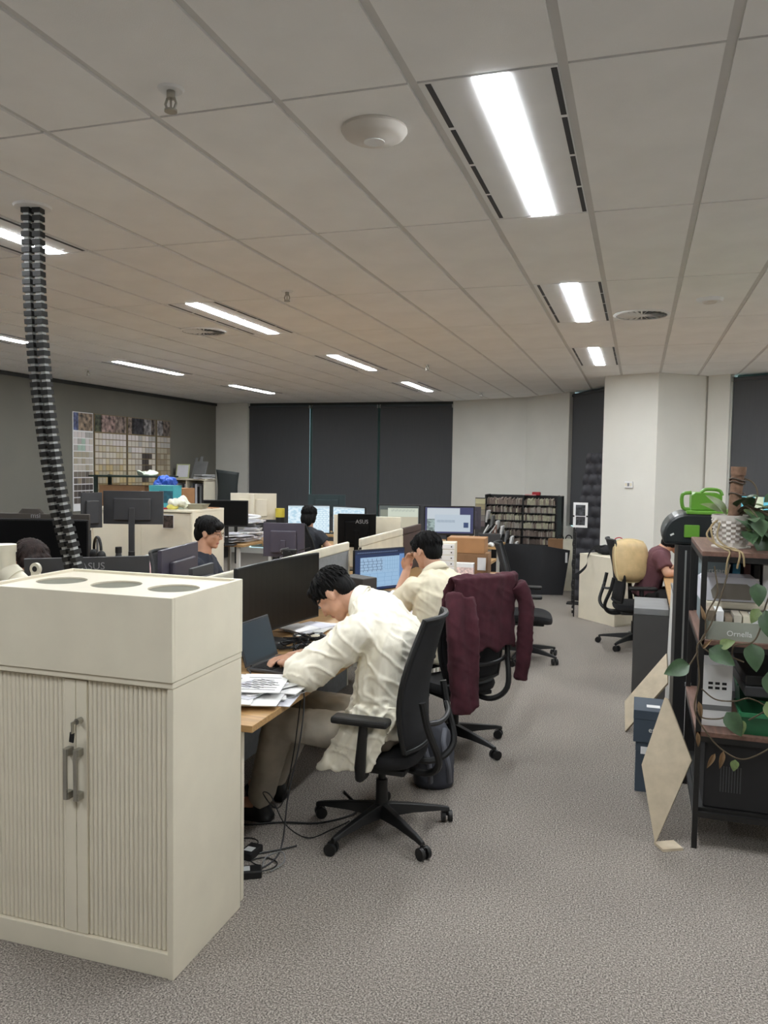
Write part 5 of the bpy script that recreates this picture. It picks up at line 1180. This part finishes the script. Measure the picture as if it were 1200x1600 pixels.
# notched strip along the white cabinet
t = thing('cable_protector', 'black notched cable strip running up the edge of the white cabinet', 'cable strip', (-0.685, 9.635, 0)); MB().bb(-0.008, 0.008, -0.008, 0.008, 0, 1.0).build('spine', black_pl, t)
for k in range(16): MB().bb(-0.024, -0.006, -0.012, 0.012, 0.04+k*0.06, 0.075+k*0.06).build('notch', black_pl, t)
# white cabinet set at an angle, bag, red cloth
t = thing('low_cabinet', 'low white cabinet standing at an angle before the column', 'cabinet', (-0.21, 9.16, 0), math.atan2(0.43, -0.42))
MB().bb(0, 0.60, -0.45, 0, 0.0, 0.74).build('body', white_lam, t, bevel=0.003)
MB().bb(-0.002, 0.602, -0.455, 0.002, 0.74, 0.76).build('top_panel', white_lam, t, bevel=0.003)
d = MB().bb(-0.012, 0.0, -0.44, -0.01, 0.42, 0.72).build('drawer_front', white_lam, t, bevel=0.003); MB().bb(-0.02, -0.012, -0.06, -0.04, 0.5, 0.54).build('lock', chrome, d)
MB().bb(-0.006, 0.0, -0.44, -0.01, 0.02, 0.41).build('door', white_lam, t, bevel=0.003)
t = thing('shoulder_bag', 'black shoulder bag on the low white cabinet, its strap hanging down', 'bag', (-0.30, 9.58, 0.7605))
m = MB(); m.ell((0, 0, 0.05), (0.17, 0.11, 0.055)); m.ell((0.1, 0.03, 0.05), (0.1, 0.08, 0.05)); link('bag_body', remesh(m, 'bag_body', 0.011, 2, folds(51, 0.010, 11)), black_fab, t)
m = MB(); pts = catmull([(-0.05, -0.05, 0.085), (-0.17, -0.10, 0.08), (-0.23, -0.14, -0.02), (-0.24, -0.20, -0.12), (-0.33, -0.16, -0.22), (-0.40, -0.10, -0.26)], 6)
m.loft([[p+Vector((0, -0.006, 0.02)), p+Vector((0, -0.006, -0.02)), p+Vector((0, 0.006, -0.02)), p+Vector((0, 0.006, 0.02))] for p in pts]); m.build('strap', black_fab, t)
crumple('red cloth bundle behind the black shoulder bag', 'red_cloth', (-0.12, 9.66, 0.7605), (0.10, 0.07, 0.06), red_m, 61, 'cloth', 0.02)
t = thing('red_headphones', 'thin red wire loop above the shoulder bag', 'cable', (-0.20, 9.70, 0.8)); MB().tube([(0.055*math.cos(2*PI*i/24), 0.01*math.sin(2*PI*i/12), 0.10+0.05*math.sin(2*PI*i/24)) for i in range(25)], 0.006, 6).build('loop', red_m, t, smooth=True); MB().tube([(0, 0, 0.05), (0.01, 0, 0.02), (0.03, 0, -0.03)], 0.006, 6).build('lead', red_m, t)
# gold cushion on the right chair
t = thing('cushion', 'gold satin cushion leaning in the right-hand chair', 'cushion', (-0.05, 8.13, 0.44), 0, None, (0, 0, 0))
R0 = basis((0.72, -0.66, 0.18), (0.30, 0.25, 0.95)) @ RY(0.35)
def cush(u, v, s):
    a, b = u*2-1, v*2-1; pf = (1-a**4)*(1-b**4); x = a*0.21*(1-0.12*b*b); z = b*0.21*(1-0.12*a*a); return R0 @ Vector((x, s*0.095*pf**0.5, z))+Vector((0.0, 0, 0.42))
m = MB(); m.grid(lambda u, v: cush(u, v, 1), 16, 16); m.grid(lambda u, v: cush(u, v, -1), 16, 16); m.build('cover', gold_fab, t, smooth=True)
edge = [cush(i/12, 0, 0) for i in range(13)]+[cush(1, i/12, 0) for i in range(1, 13)]+[cush(1-i/12, 1, 0) for i in range(1, 13)]+[cush(0, 1-i/12, 0) for i in range(1, 13)]
MB().tube(edge, 0.008, 6).build('piping', M('gold_piping', (214, 196, 150), 0.5), t, smooth=True)
# wall switch
t = thing('wall_switch', 'white switch panel on the column', 'switch', (-0.115, 10.405, 1.555), math.atan2(-0.31, 0.64)); MB().bb(-0.055, 0.055, -0.016, 0.0, -0.04, 0.04).build('plate', paper, t, bevel=0.004)
for k in range(3): MB().bb(-0.045+k*0.032, -0.02+k*0.032, -0.02, -0.015, -0.02, 0.02).build('rocker', [white_lam, mid_grey, white_lam][k], t)
# charcoal pedestal
t = thing('pedestal', 'charcoal side panel with a pale top band at the end of the right desk', 'pedestal', (0.14, 6.45, 0))
MB().bb(-0.145, 0.145, -0.06, 0.5, 0.0, 0.64).build('body', pedestal_m, t, bevel=0.003); MB().bb(-0.145, 0.11, -0.062, 0.5, 0.642, 0.69).build('top_band', mid_grey, t, bevel=0.003)
# ------------------------------------------------------------------ right foreground: rack, plant, samples
RX0, RX1, RY0, RY1 = 0.285, 0.78, 3.895, 4.72
t = thing('shelf_rack', 'black metal rack with brown wooden shelves at the right edge', 'rack', ((RX0+RX1)/2, (RY0+RY1)/2, 0))
hw, hd = (RX1-RX0)/2, (RY1-RY0)/2
for sx in (-1, 1):
    for sy in (-1, 1): MB().bb(sx*(hw-0.012)-0.012, sx*(hw-0.012)+0.012, sy*(hd-0.012)-0.012, sy*(hd-0.012)+0.012, 0, 1.36).build('post', black_mt, t, bevel=0.002)
for z in (0.53, 0.955, 1.36):
    MB().bb(-hw, hw, -hd, hd, z, z+0.022).build('shelf_board', brown_wood, t, bevel=0.002)
    MB().bb(-hw+0.024, hw-0.024, -hd, -hd+0.02, z-0.025, z).bb(-hw+0.024, hw-0.024, hd-0.02, hd, z-0.025, z).bb(-hw, -hw+0.02, -hd+0.024, hd-0.024, z-0.025, z).build('rail', black_mt, t)
for z in (0.15,): MB().bb(-hw+0.024, hw-0.024, -hd, -hd+0.02, z, z+0.025).bb(-hw+0.024, hw-0.024, hd-0.02, hd, z, z+0.025).bb(-hw, -hw+0.02, -hd+0.024, hd-0.024, z, z+0.025).build('rail', black_mt, t)
MB().bb(-hw+0.02, hw-0.02, -hd+0.02, hd-0.02, 0.175, 0.19).build('bottom_board', black_mt, t)
# bottom: black machine with vents
t = thing('black_computer', 'large black computer case on the lowest shelf of the rack', 'computer', (0.53, 4.15, 0.1905)); MB().bb(-0.20, 0.22, -0.22, 0.24, 0, 0.31).build('case', M('matte_black', (22, 22, 24), 0.6), t, bevel=0.006)
for k in range(8): MB().bb(-0.13+k*0.012, -0.125+k*0.012, -0.2215, -0.22, 0.08, 0.20).build('vent_slot', dark_grey, t)
# second shelf: white box with sockets, green bin, dark case
S2, S3, S1 = 0.9775, 1.3825, 0.5525
t = thing('white_box', 'white cardboard box with two rows of dark cut-outs on the middle shelf', 'box', (0.375, 4.10, S1), 0.05); MB().bb(-0.065, 0.065, -0.1, 0.1, 0, 0.29).build('carton', paper, t, bevel=0.002)
for r in range(2):
    for c in range(3): MB().bb(-0.04+c*0.03, -0.02+c*0.03, -0.1008, -0.1, 0.175+r*0.022, 0.187+r*0.022).build('cut_out', black_pl, t)
MB().bb(-0.065, 0.065, -0.101, -0.1, 0.075, 0.10).build('grey_stripe', mid_grey, t)
def tub(name, label, loc, w, d, h, mat, rim):
    t = thing(name, label, 'bin', loc); m = MB()
    m.loft([[Vector((x*a, y*b, z)) for x, y in ((-1, -1), (1, -1), (1, 1), (-1, 1))] for a, b, z in ((w*0.88, d*0.88, 0), (w, d, h), (w-0.006, d-0.006, h), (w*0.88-0.006, d*0.88-0.006, 0.006))]); m.build('tub', mat, t)
    MB().bb(-w-0.008, w+0.008, -d-0.008, -d, h-0.015, h+0.004).bb(-w-0.008, w+0.008, d, d+0.008, h-0.015, h+0.004).bb(-w-0.008, -w, -d, d, h-0.015, h+0.004).bb(w, w+0.008, -d, d, h-0.015, h+0.004).build('rim', rim, t)
    return t
g = tub('green_bin', 'green plastic bin on the middle shelf of the rack', (0.60, 4.02, S1), 0.125, 0.11, 0.10, green_bin, M('green_rim', (52, 128, 86), 0.4))
tub('green_bin', 'dark green bin stacked in the back of the middle shelf', (0.62, 4.36, S1), 0.12, 0.12, 0.16, M('dark_green_plastic', (26, 62, 46), 0.4), MATS['green_rim'])
t = thing('tool_case', 'dark grey case resting across the green bins', 'case', (0.60, 4.04, S1+0.1645), 0.03); MB().bb(-0.11, 0.11, -0.12, 0.5, 0, 0.05).build('lower_shell', dark_grey, t, bevel=0.006); MB().bb(-0.11, 0.11, -0.12, 0.5, 0.053, 0.10).build('upper_shell', black_pl, t, bevel=0.006); MB().bb(-0.02, 0.02, -0.128, -0.12, 0.04, 0.065).build('latch', mid_grey, t)
t.location = (0.60, 4.08, S1+0.1045+0.06)
t = thing('grey_board', 'pale grey board leaning in the back of the middle shelf', 'board', (0.48, 4.5, S1), 0); MB().bb(-0.1, 0.12, -0.012, 0.012, 0, 0.34).build('board', mid_grey, t); MB().bb(-0.09, 0.11, -0.014, -0.012, 0.05, 0.32).build('sheet', paper_b, t)
# upper shelf: trays of samples with printed front, books, plastic housing
t = thing('sample_tray', 'long grey-green tray of samples with pale lettering on the upper shelf', 'tray', (0.555, 4.02, S2))
MB().bb(-0.24, 0.22, -0.105, -0.10, 0, 0.085).bb(-0.24, 0.22, 0.10, 0.105, 0, 0.085).bb(-0.24, -0.235, -0.10, 0.10, 0, 0.085).bb(0.215, 0.22, -0.10, 0.10, 0, 0.085).bb(-0.235, 0.215, -0.1, 0.1, 0, 0.006).build('tray', M('sage_card', (150, 154, 142), 0.7), t)
text('lettering', 'Ornella', 0.035, logo_w, t, (-0.10, -0.1055, 0.022), (PI/2, 0, 0), 0.0005)
rnd = random.Random(23)
sm_ = [paper, white_lam, M('sample_tan', (150, 136, 118), 0.6), M('sample_grey', (128, 124, 118), 0.6), M('sample_cream', (206, 200, 186), 0.6)]
for k in range(11):
    x = 0.335+k*0.038; o = MB().bb(-0.016, 0.016, -0.08, 0.06, 0, rnd.uniform(0.095, 0.125)).build('sample_chip', sm_[rnd.randrange(5)], None, loc=(x, 4.02, S2+0.0065)); tag(o, 'small sample block standing in the grey-green tray', 'sample', 'sample blocks in the tray')
t = thing('flat_pack', 'stack of crinkled clear-wrapped samples behind the tray', 'samples', (0.46, 4.22, S2))
for k in range(4): MB().bb(-0.14, 0.14, -0.08, 0.08, k*0.036, k*0.036+0.034).build('wrapped_sample', [paper, sm_[4], sm_[3], white_lam][k], t, bevel=0.008)
t = thing('plastic_housing', 'grey and white plastic machine cover on the sample stack', 'housing', (0.43, 4.23, S2+0.145), 0.03)
m = MB(); m.prism_axis([(-0.13, 0), (0.13, 0), (0.13, 0.10), (0.11, 0.115), (-0.11, 0.115), (-0.13, 0.10)], -0.08, 0.08, 'y'); m.build('cover', paper_b, t)
m = MB(); m.prism_axis([(-0.075, 0.01), (0.095, 0.01), (0.095, 0.07), (0.075, 0.085), (-0.06, 0.085), (-0.085, 0.05)], -0.084, -0.08, 'y'); m.build('grey_inset', M('warm_grey', (126, 120, 112), 0.6), t)
bk = [(0.385, 0.13, 0.315, M('grey_blue_cover', (126, 140, 144), 0.6), 'pale grey-blue magazine box file with lettering on the upper shelf'), (0.485, 0.035, 0.30, teal_card, 'teal blue book on the upper shelf'), (0.535, 0.03, 0.30, M('wine_cover', (84, 50, 48), 0.6), 'wine red book with a white label on the upper shelf'),
      (0.58, 0.03, 0.30, black_pl, 'black folder on the upper shelf'), (0.625, 0.035, 0.30, paper, 'white folder on the upper shelf'), (0.672, 0.03, 0.30, mid_grey, 'grey folder on the upper shelf'), (0.72, 0.03, 0.29, M('navy_cover', (44, 60, 84), 0.6), 'navy folder at the right end of the upper shelf')]
for k, (x, w, h, mt, lab) in enumerate(bk):
    t = thing('book', lab, 'book', (x, 4.50, S2), 0, 'books on the upper shelf'); MB().bb(-w/2, w/2, -0.11, 0.12, 0, h).build('cover', mt, t, bevel=0.002)
    if k == 0: text('lettering', 'artisan', 0.036, logo_w, t, (0, -0.1105, 0.25), (PI/2, 0, 0), 0.0004); MB().cyl((0, -0.11, 0.11), (0, -0.112, 0.11), 0.042, n=24).build('round_mark', dark_grey, t)
    else: MB().bb(-w/2+0.004, w/2-0.004, -0.1112, -0.11, 0.2, 0.23).build('spine_label', paper if k in (2, 3) else mt, t)
# planter with moss pole and trailing vines
t = thing('potted_pothos', 'trailing pothos in a white dimpled pot with a moss pole, on the rack', 'plant', (0.43, 4.16, S3))
m = MB(); rings = []
for k in range(13):
    v = k/12; r = 0.068+0.022*v; rings.append([Vector(((r+0.0065*math.cos(12*a+PI*(k % 2))*(0.1 < v < 0.93))*math.cos(a), (r+0.0065*math.cos(12*a+PI*(k % 2))*(0.15 < v < 0.9))*math.sin(a), 0.155*v)) for a in [2*PI*i/48 for i in range(48)]])
rings.append(m.ring((0, 0, 0.155), Vector((1, 0, 0)), Vector((0, 1, 0)), 0.082, 0.082, 48)); rings.append(m.ring((0, 0, 0.13), Vector((1, 0, 0)), Vector((0, 1, 0)), 0.08, 0.08, 48))
m.loft(rings); m.build('pot', pot_m, t, smooth=True)
MB().cyl((0, 0, -0.0), (0, 0, 0.006), 0.088, n=32).build('saucer', pot_m, t); MB().cyl((0, 0, 0.125), (0, 0, 0.135), 0.08, n=24).build('soil', M('soil', (54, 44, 36), 0.95, var=0.3, scale=60), t)
mp = MB(); mp.cyl((0.005, 0, 0.13), (0.02, 0.0, 0.37), 0.026, 0.03, 18); mp.cyl((0.02, 0, 0.345), (0.021, 0, 0.385), 0.034, 0.036, 18); mo = mp.build('moss_pole', M('moss_brown', (122, 94, 76), 0.9, var=0.15, scale=40, bump=0.6, bscale=90), t, smooth=True)
for z in (0.31, 0.325, 0.255): MB().tube([(0.018+0.034*math.cos(2*PI*i/16), 0.034*math.sin(2*PI*i/16), z+0.006*math.sin(4*PI*i/16)) for i in range(17)], 0.004, 6).build('tie', M('twine', (78, 66, 56), 0.8), mo)
def leaf_mesh(name, w, l, mat, droop=0.25, fold=0.25):
    m = MB(); N = 8; rows = []
    for i in range(N+1):
        v = i/N; hwid = w*0.5*(math.sin(PI*min(1, v**0.62))**0.8)*(1 if v < 0.97 else 0.25); z = -droop*l*v*v
        rows.append([(-hwid, l*v-(0.06*l if i == 0 else 0), z+fold*hwid*0.8), (-hwid*0.5, l*v, z+fold*hwid*0.25), (0, l*v, z), (hwid*0.5, l*v, z+fold*hwid*0.25), (hwid, l*v-(0.06*l if i == 0 else 0), z+fold*hwid*0.8)])
    vs = [p for r in rows for p in r]; fs = [(i*5+k, i*5+k+1, (i+1)*5+k+1, (i+1)*5+k) for i in range(N) for k in range(4)]
    m.add(vs, fs); me = m.mesh(name, True); me.materials.append(mat); return me
LM = [leaf_mesh('leaf', 0.075, 0.10, leaf_m), leaf_mesh('leaf', 0.062, 0.085, leaf_l), leaf_mesh('leaf', 0.085, 0.115, leaf_m, 0.35, 0.4), leaf_mesh('leaf', 0.022, 0.075, leaf_dry, 0.5, 1.2)]
def leaf(pos, d, up, k, s=1.0):
    d = Vector(d).normalized(); B = basis(d, up); o = link('leaf', LM[k], None, t, pos, B.to_euler(), (s, s, s)); return o
O = Vector((0.43, 4.16, S3))
def W(x, y, z): return Vector((x, y, z))-O
for k in range(34):       # crown of leaves around the pot, mostly to the right
    a = rnd.uniform(-1.6, 1.3); r = rnd.uniform(0.05, 0.24); z = rnd.uniform(0.05, 0.20) if r > 0.1 else rnd.uniform(0.1, 0.24)
    leaf((0.03+r*math.cos(a), r*math.sin(a), z), (math.cos(a), math.sin(a), rnd.uniform(-0.6, 0.4)), (0, 0, 1), rnd.choice((0, 0, 0, 2, 2, 1)), rnd.uniform(0.75, 1.2))
for p, d, k, s in (((-0.03, -0.03, 0.16), (-0.55, -0.2, 0.8), 1, 1.5), ((-0.055, 0.0, 0.17), (-0.7, 0, 0.45), 1, 1.1), ((0.02, -0.03, 0.2), (0.3, -0.5, 0.5), 2, 1.1), ((0.09, -0.05, 0.15), (0.6, -0.5, -0.5), 2, 1.2), ((0.10, -0.08, 0.08), (0.35, -0.5, -0.8), 2, 1.1), ((0.16, -0.05, 0.16), (0.7, -0.4, 0.2), 2, 1.2), ((0.15, 0.05, 0.22), (0.8, 0.1, 0.4), 0, 1.3)):
    leaf(p, d, (0, -0.4, 1), k, s)
for k in range(12):       # bare woody stems leaning right
    a = rnd.uniform(-0.9, 0.3); MB().tube(catmull([(rnd.uniform(-.03, .03), rnd.uniform(-.03, .03), 0.13), (0.07*math.cos(a), 0.07*math.sin(a), 0.19+rnd.uniform(-.02, .02)), (0.15*math.cos(a), 0.15*math.sin(a), 0.15+rnd.uniform(-.03, .03)), (0.23*math.cos(a), 0.23*math.sin(a), 0.09+rnd.uniform(-.05, .06))], 5), 0.003, 6).build('stem', vine_m, t, smooth=True)
MB().tube(catmull([(0.045, 0.0, 0.33), (0.085, -0.01, 0.31), (0.105, -0.02, 0.26), (0.09, -0.03, 0.20)], 6), 0.004, 6).build('stem', vine_m, t, smooth=True)
for x0, pts in ((0, [(-0.07, -0.06, 0.13), (-0.10, -0.11, 0.10), (-0.085, -0.15, 0.03), (-0.05, -0.20, 0.01), (-0.03, -0.26, 0.0), (-0.04, -0.275, -0.04), (-0.045, -0.28, -0.10)]), (1, [(-0.08, -0.04, 0.12), (-0.115, -0.08, 0.06), (-0.07, -0.16, 0.02), (0.0, -0.22, 0.01), (0.01, -0.275, -0.01), (0.0, -0.28, -0.07)]), (2, [(-0.06, -0.07, 0.12), (-0.07, -0.12, 0.05), (-0.02, -0.20, 0.008), (0.02, -0.272, 0.0), (0.03, -0.28, -0.06)])):
    MB().tube(catmull(pts, 6), 0.0045, 6).build('aerial_root', root_m, t, smooth=True)
vines = [[(0.335, 3.86, 1.32), (0.35, 3.855, 1.20), (0.31, 3.86, 1.10), (0.305, 3.855, 1.0), (0.275, 3.86, 0.95), (0.29, 3.86, 0.80), (0.275, 3.862, 0.66), (0.33, 3.855, 0.56), (0.40, 3.85, 0.49), (0.48, 3.85, 0.46), (0.56, 3.85, 0.50), (0.62, 3.86, 0.55)],
         [(0.40, 3.87, 1.33), (0.37, 3.858, 1.20), (0.33, 3.858, 1.06), (0.29, 3.856, 0.97), (0.35, 3.85, 0.92), (0.42, 3.85, 0.915), (0.47, 3.85, 0.90)],
         [(0.60, 3.87, 1.30), (0.55, 3.855, 1.16), (0.53, 3.85, 1.05), (0.50, 3.85, 0.99), (0.43, 3.85, 0.97), (0.42, 3.85, 0.92)],
         [(0.28, 3.86, 0.93), (0.24, 3.85, 0.86), (0.20, 3.845, 0.84)], [(0.285, 3.86, 0.66), (0.31, 3.85, 0.63), (0.38, 3.845, 0.635), (0.42, 3.845, 0.66)],
         [(0.30, 3.86, 0.76), (0.36, 3.85, 0.72), (0.44, 3.85, 0.72), (0.50, 3.845, 0.74), (0.57, 3.85, 0.70), (0.50, 3.85, 0.64)]]
for v in vines: MB().tube([W(*p) for p in catmull(v, 6)], 0.0035, 6).build('vine', vine_m, t, smooth=True)
for p, d, k, s in (((0.24, 3.845, 0.865), (-0.75, -0.2, -0.25), 2, 0.95), ((0.33, 3.845, 0.945), (0.6, -0.3, -0.25), 2, 1.0), ((0.37, 3.845, 0.965), (0.55, -0.3, 0.35), 1, 0.8), ((0.50, 3.845, 0.98), (0.15, -0.4, -0.8), 0, 1.15), ((0.55, 3.845, 1.13), (0.35, -0.4, -0.8), 2, 1.25), ((0.51, 3.845, 1.25), (0.1, -0.4, -0.9), 0, 0.95), ((0.52, 3.845, 1.14), (-0.4, -0.3, -0.8), 1, 0.8),
                   ((0.57, 3.84, 0.86), (0.35, -0.3, -0.8), 2, 1.1), ((0.41, 3.84, 0.665), (0.45, -0.3, -0.6), 2, 0.95), ((0.46, 3.84, 0.64), (0.2, -0.3, -0.9), 1, 0.8), ((0.57, 3.84, 0.73), (0.4, -0.3, -0.6), 1, 1.2), ((0.45, 3.84, 0.455), (-0.1, -0.2, -1), 1, 0.6), ((0.29, 3.845, 0.70), (0.2, -0.3, -0.9), 3, 1.0), ((0.40, 3.845, 0.485), (-0.15, -0.2, -1), 3, 1.1), ((0.365, 3.845, 0.47), (-0.4, -0.2, -0.8), 3, 1.0), ((0.29, 3.845, 0.56), (0.1, -0.2, -1), 3, 0.9), ((0.30, 3.845, 1.08), (-0.2, -0.2, 0.9), 3, 0.8), ((0.30, 3.845, 0.95), (0.3, -0.3, 0.5), 3, 0.7)):
    leaf(W(*p), d, (0, -0.9, 0.45), k, s)
# green and black case on its black cabinet behind the rack
t = thing('black_stand', 'tall narrow black cabinet behind the rack carrying the green case', 'cabinet', (0.47, 5.18, 0)); MB().bb(-0.24, 0.30, -0.2, 0.24, 0.02, 1.31).build('body', black_pl, t, bevel=0.004)
MB().bb(-0.20, -0.19, -0.203, -0.2, 0.6, 1.28).build('silver_strip', alu, t); MB().bb(-0.235, 0.295, -0.195, 0.235, 0.0, 0.02).build('foot', black_mt, t)
t = thing('tool_vacuum', 'black rounded machine case with lime green catch and carrying handle', 'machine', (0.42, 5.18, 1.3105))
m = MB(); m.prism_axis([(-0.27, 0.0), (0.34, 0.0), (0.34, 0.19), (-0.14, 0.19)]+[(-0.14-0.14*math.sin(a), 0.05+0.14*math.cos(a)) for a in [PI/2*i/8 for i in range(1, 9)]], -0.2, 0.22, 'y'); m.build('lower_case', M('case_black', (30, 36, 38), 0.35, var=0.03), t, bevel=0.02)
MB().bb(-0.16, -0.075, -0.212, -0.2, 0.045, 0.12).build('catch', green_lime, t, bevel=0.008)
MB().bb(-0.15, 0.34, -0.204, 0.2, 0.182, 0.20).build('green_seam', green_lime, t, bevel=0.004)
MB().box((-0.225, -0.202, 0.06), (0.022, 0.003, 0.01), RY(-0.5)).build('white_mark', logo_w, t)
up = MB(); up.prism_axis([(-0.12, 0.0), (0.05, 0.0), (0.05, 0.09), (0.02, 0.105), (-0.10, 0.105), (-0.12, 0.09)], -0.1, 0.1, 'y'); u_ = up.build('upper_case', green_lime, t, bevel=0.006, loc=(-0.0, 0, 0.20))
MB().tube(catmull([(-0.125, -0.09, 0.205), (-0.165, -0.09, 0.215), (-0.17, -0.09, 0.29), (-0.12, -0.09, 0.305)], 5), 0.011, 8).build('side_handle', green_lime, t, smooth=True)
MB().tube(catmull([(-0.07, -0.09, 0.305), (-0.04, -0.09, 0.325), (0.03, -0.09, 0.32), (0.05, -0.09, 0.29)], 5), 0.010, 8).build('top_handle', green_lime, t, smooth=True)
# upright boards between the rack and the right desk
for x, y, w, h, mt, lab, tl in ((0.235, 5.75, 0.5, 0.95, M('white_edge_board', (204, 204, 200), 0.6), 'tall white-edged board standing between the rack and the desk', 0.02), (0.255, 5.45, 0.4, 0.72, black_pl, 'black framed board standing between the rack and the desk', 0.03), (0.30, 4.78, 0.02, 0.55, paper, 'thin white panel standing behind the rack', 0.0)):
    t = thing('sample_board', lab, 'board', (x, y, 0), PI/2); MB().bb(-w/2, w/2, -0.012, 0.012, 0, h).build('sheet', mt, t, rot=(tl, 0, 0)); MB().bb(-w/2, w/2, -0.016, 0.016, h-0.02, h).build('edge_strip', mid_grey, t, rot=(tl, 0, 0))
# two pale board samples and the slate boxes
def slab(label, P, th, nrm, mat, edge):
    P = [Vector(p) for p in P]; c = sum(P, Vector())/len(P); z0 = min(p.z for p in P)
    t = thing('board_sample', label, 'board', (c.x, c.y, 0)); n = (P[1]-P[0]).cross(P[2]-P[0]).normalized()
    if n.dot(Vector(nrm)) < 0: n = -n
    L = [p-Vector((c.x, c.y, 0)) for p in P]; k = len(L)
    b = MB(); b.add([p-n*0.0015 for p in L]+[p-n*th for p in L], [tuple(range(k)), tuple(range(2*k-1, k-1, -1))]+[(i, (i+1) % k, k+(i+1) % k, k+i) for i in range(k)]); b.build('core', edge, t)
    b = MB(); b.add(L+[p-n*0.0015 for p in L], [tuple(range(k)), tuple(range(2*k-1, k-1, -1))]+[(i, (i+1) % k, k+(i+1) % k, k+i) for i in range(k)]); b.build('face', mat, t); return t
s1 = slab('large beige angular board sample leaning against the rack post', [(0.125, 3.87, 0.005), (0.205, 3.86, 0.005), (0.275, 3.99, 0.36), (0.16, 4.09, 0.65), (0.145, 4.10, 0.655), (0.04, 4.04, 0.36)][0:1]+[(0.275, 3.93, 0.40), (0.165, 4.02, 0.655), (0.15, 4.02, 0.66), (0.055, 3.95, 0.345)], 0.022, (0, -1, 0.2), stone_b, stone_e)
MB().box((0.03, -0.09, 0.006), (0.10, 0.08, 0.012), RZ(0.5)).build('offcut', stone_b, s1)
s2 = slab('beige board sample leaning against the charcoal pedestal', [(-0.035, 5.50, 0.005), (0.225, 5.60, 0.335), (0.215, 5.72, 0.505), (-0.045, 5.62, 0.175)], 0.022, (-0.3, -1, 0.6), stone_b, stone_e)
for (x, y, z, w, d, h, lab) in ((0.105, 4.62, 0.0, 0.15, 0.24, 0.275, 'slate blue carton with a white sticker, lower of the two behind the beige board'), (0.10, 4.62, 0.2755, 0.17, 0.26, 0.175, 'slate blue carton with small lettering, stacked behind the beige board')):
    t = thing('slate_carton', lab, 'box', (x, y, z), 0.0); MB().bb(-w/2, w/2, -d/2, d/2, 0, h-0.05).build('base', blue_box, t, bevel=0.002); MB().bb(-w/2-0.002, w/2+0.002, -d/2-0.002, d/2+0.002, h-0.049, h).build('lid', blue_box, t, bevel=0.002)
    if z > 0: text('lettering', 'eso', 0.04, logo_w, t, (0.02, -d/2-0.0025, 0.06), (PI/2, 0, 0), 0.0005); MB().bb(-0.02, 0.05, -0.06, -0.01, h, h+0.0008).build('white_sticker', paper, t)
    else: MB().bb(-0.05, 0.03, -d/2-0.003, -d/2-0.002, 0.21, 0.25).build('white_sticker', paper, t)
# pale building seen through the window
t = thing('city_building', 'pale beige building seen through the window behind the plant', 'building', (7.0, 45.0, -12))
MB().bb(-9, 9, -3, 6, 0, 13.2).build('facade', M('beige_facade', (232, 190, 158), 0.8), t); MB().bb(-9.2, 9.2, -3.2, 6.2, 13.2, 13.5).build('roof_edge', white_paint, t)
for k in range(12): MB().bb(-8.3+k*1.4, -7.3+k*1.4, -3.05, -2.95, 11.2, 12.6).build('window', M('facade_glass', (120, 170, 180), 0.2), t)
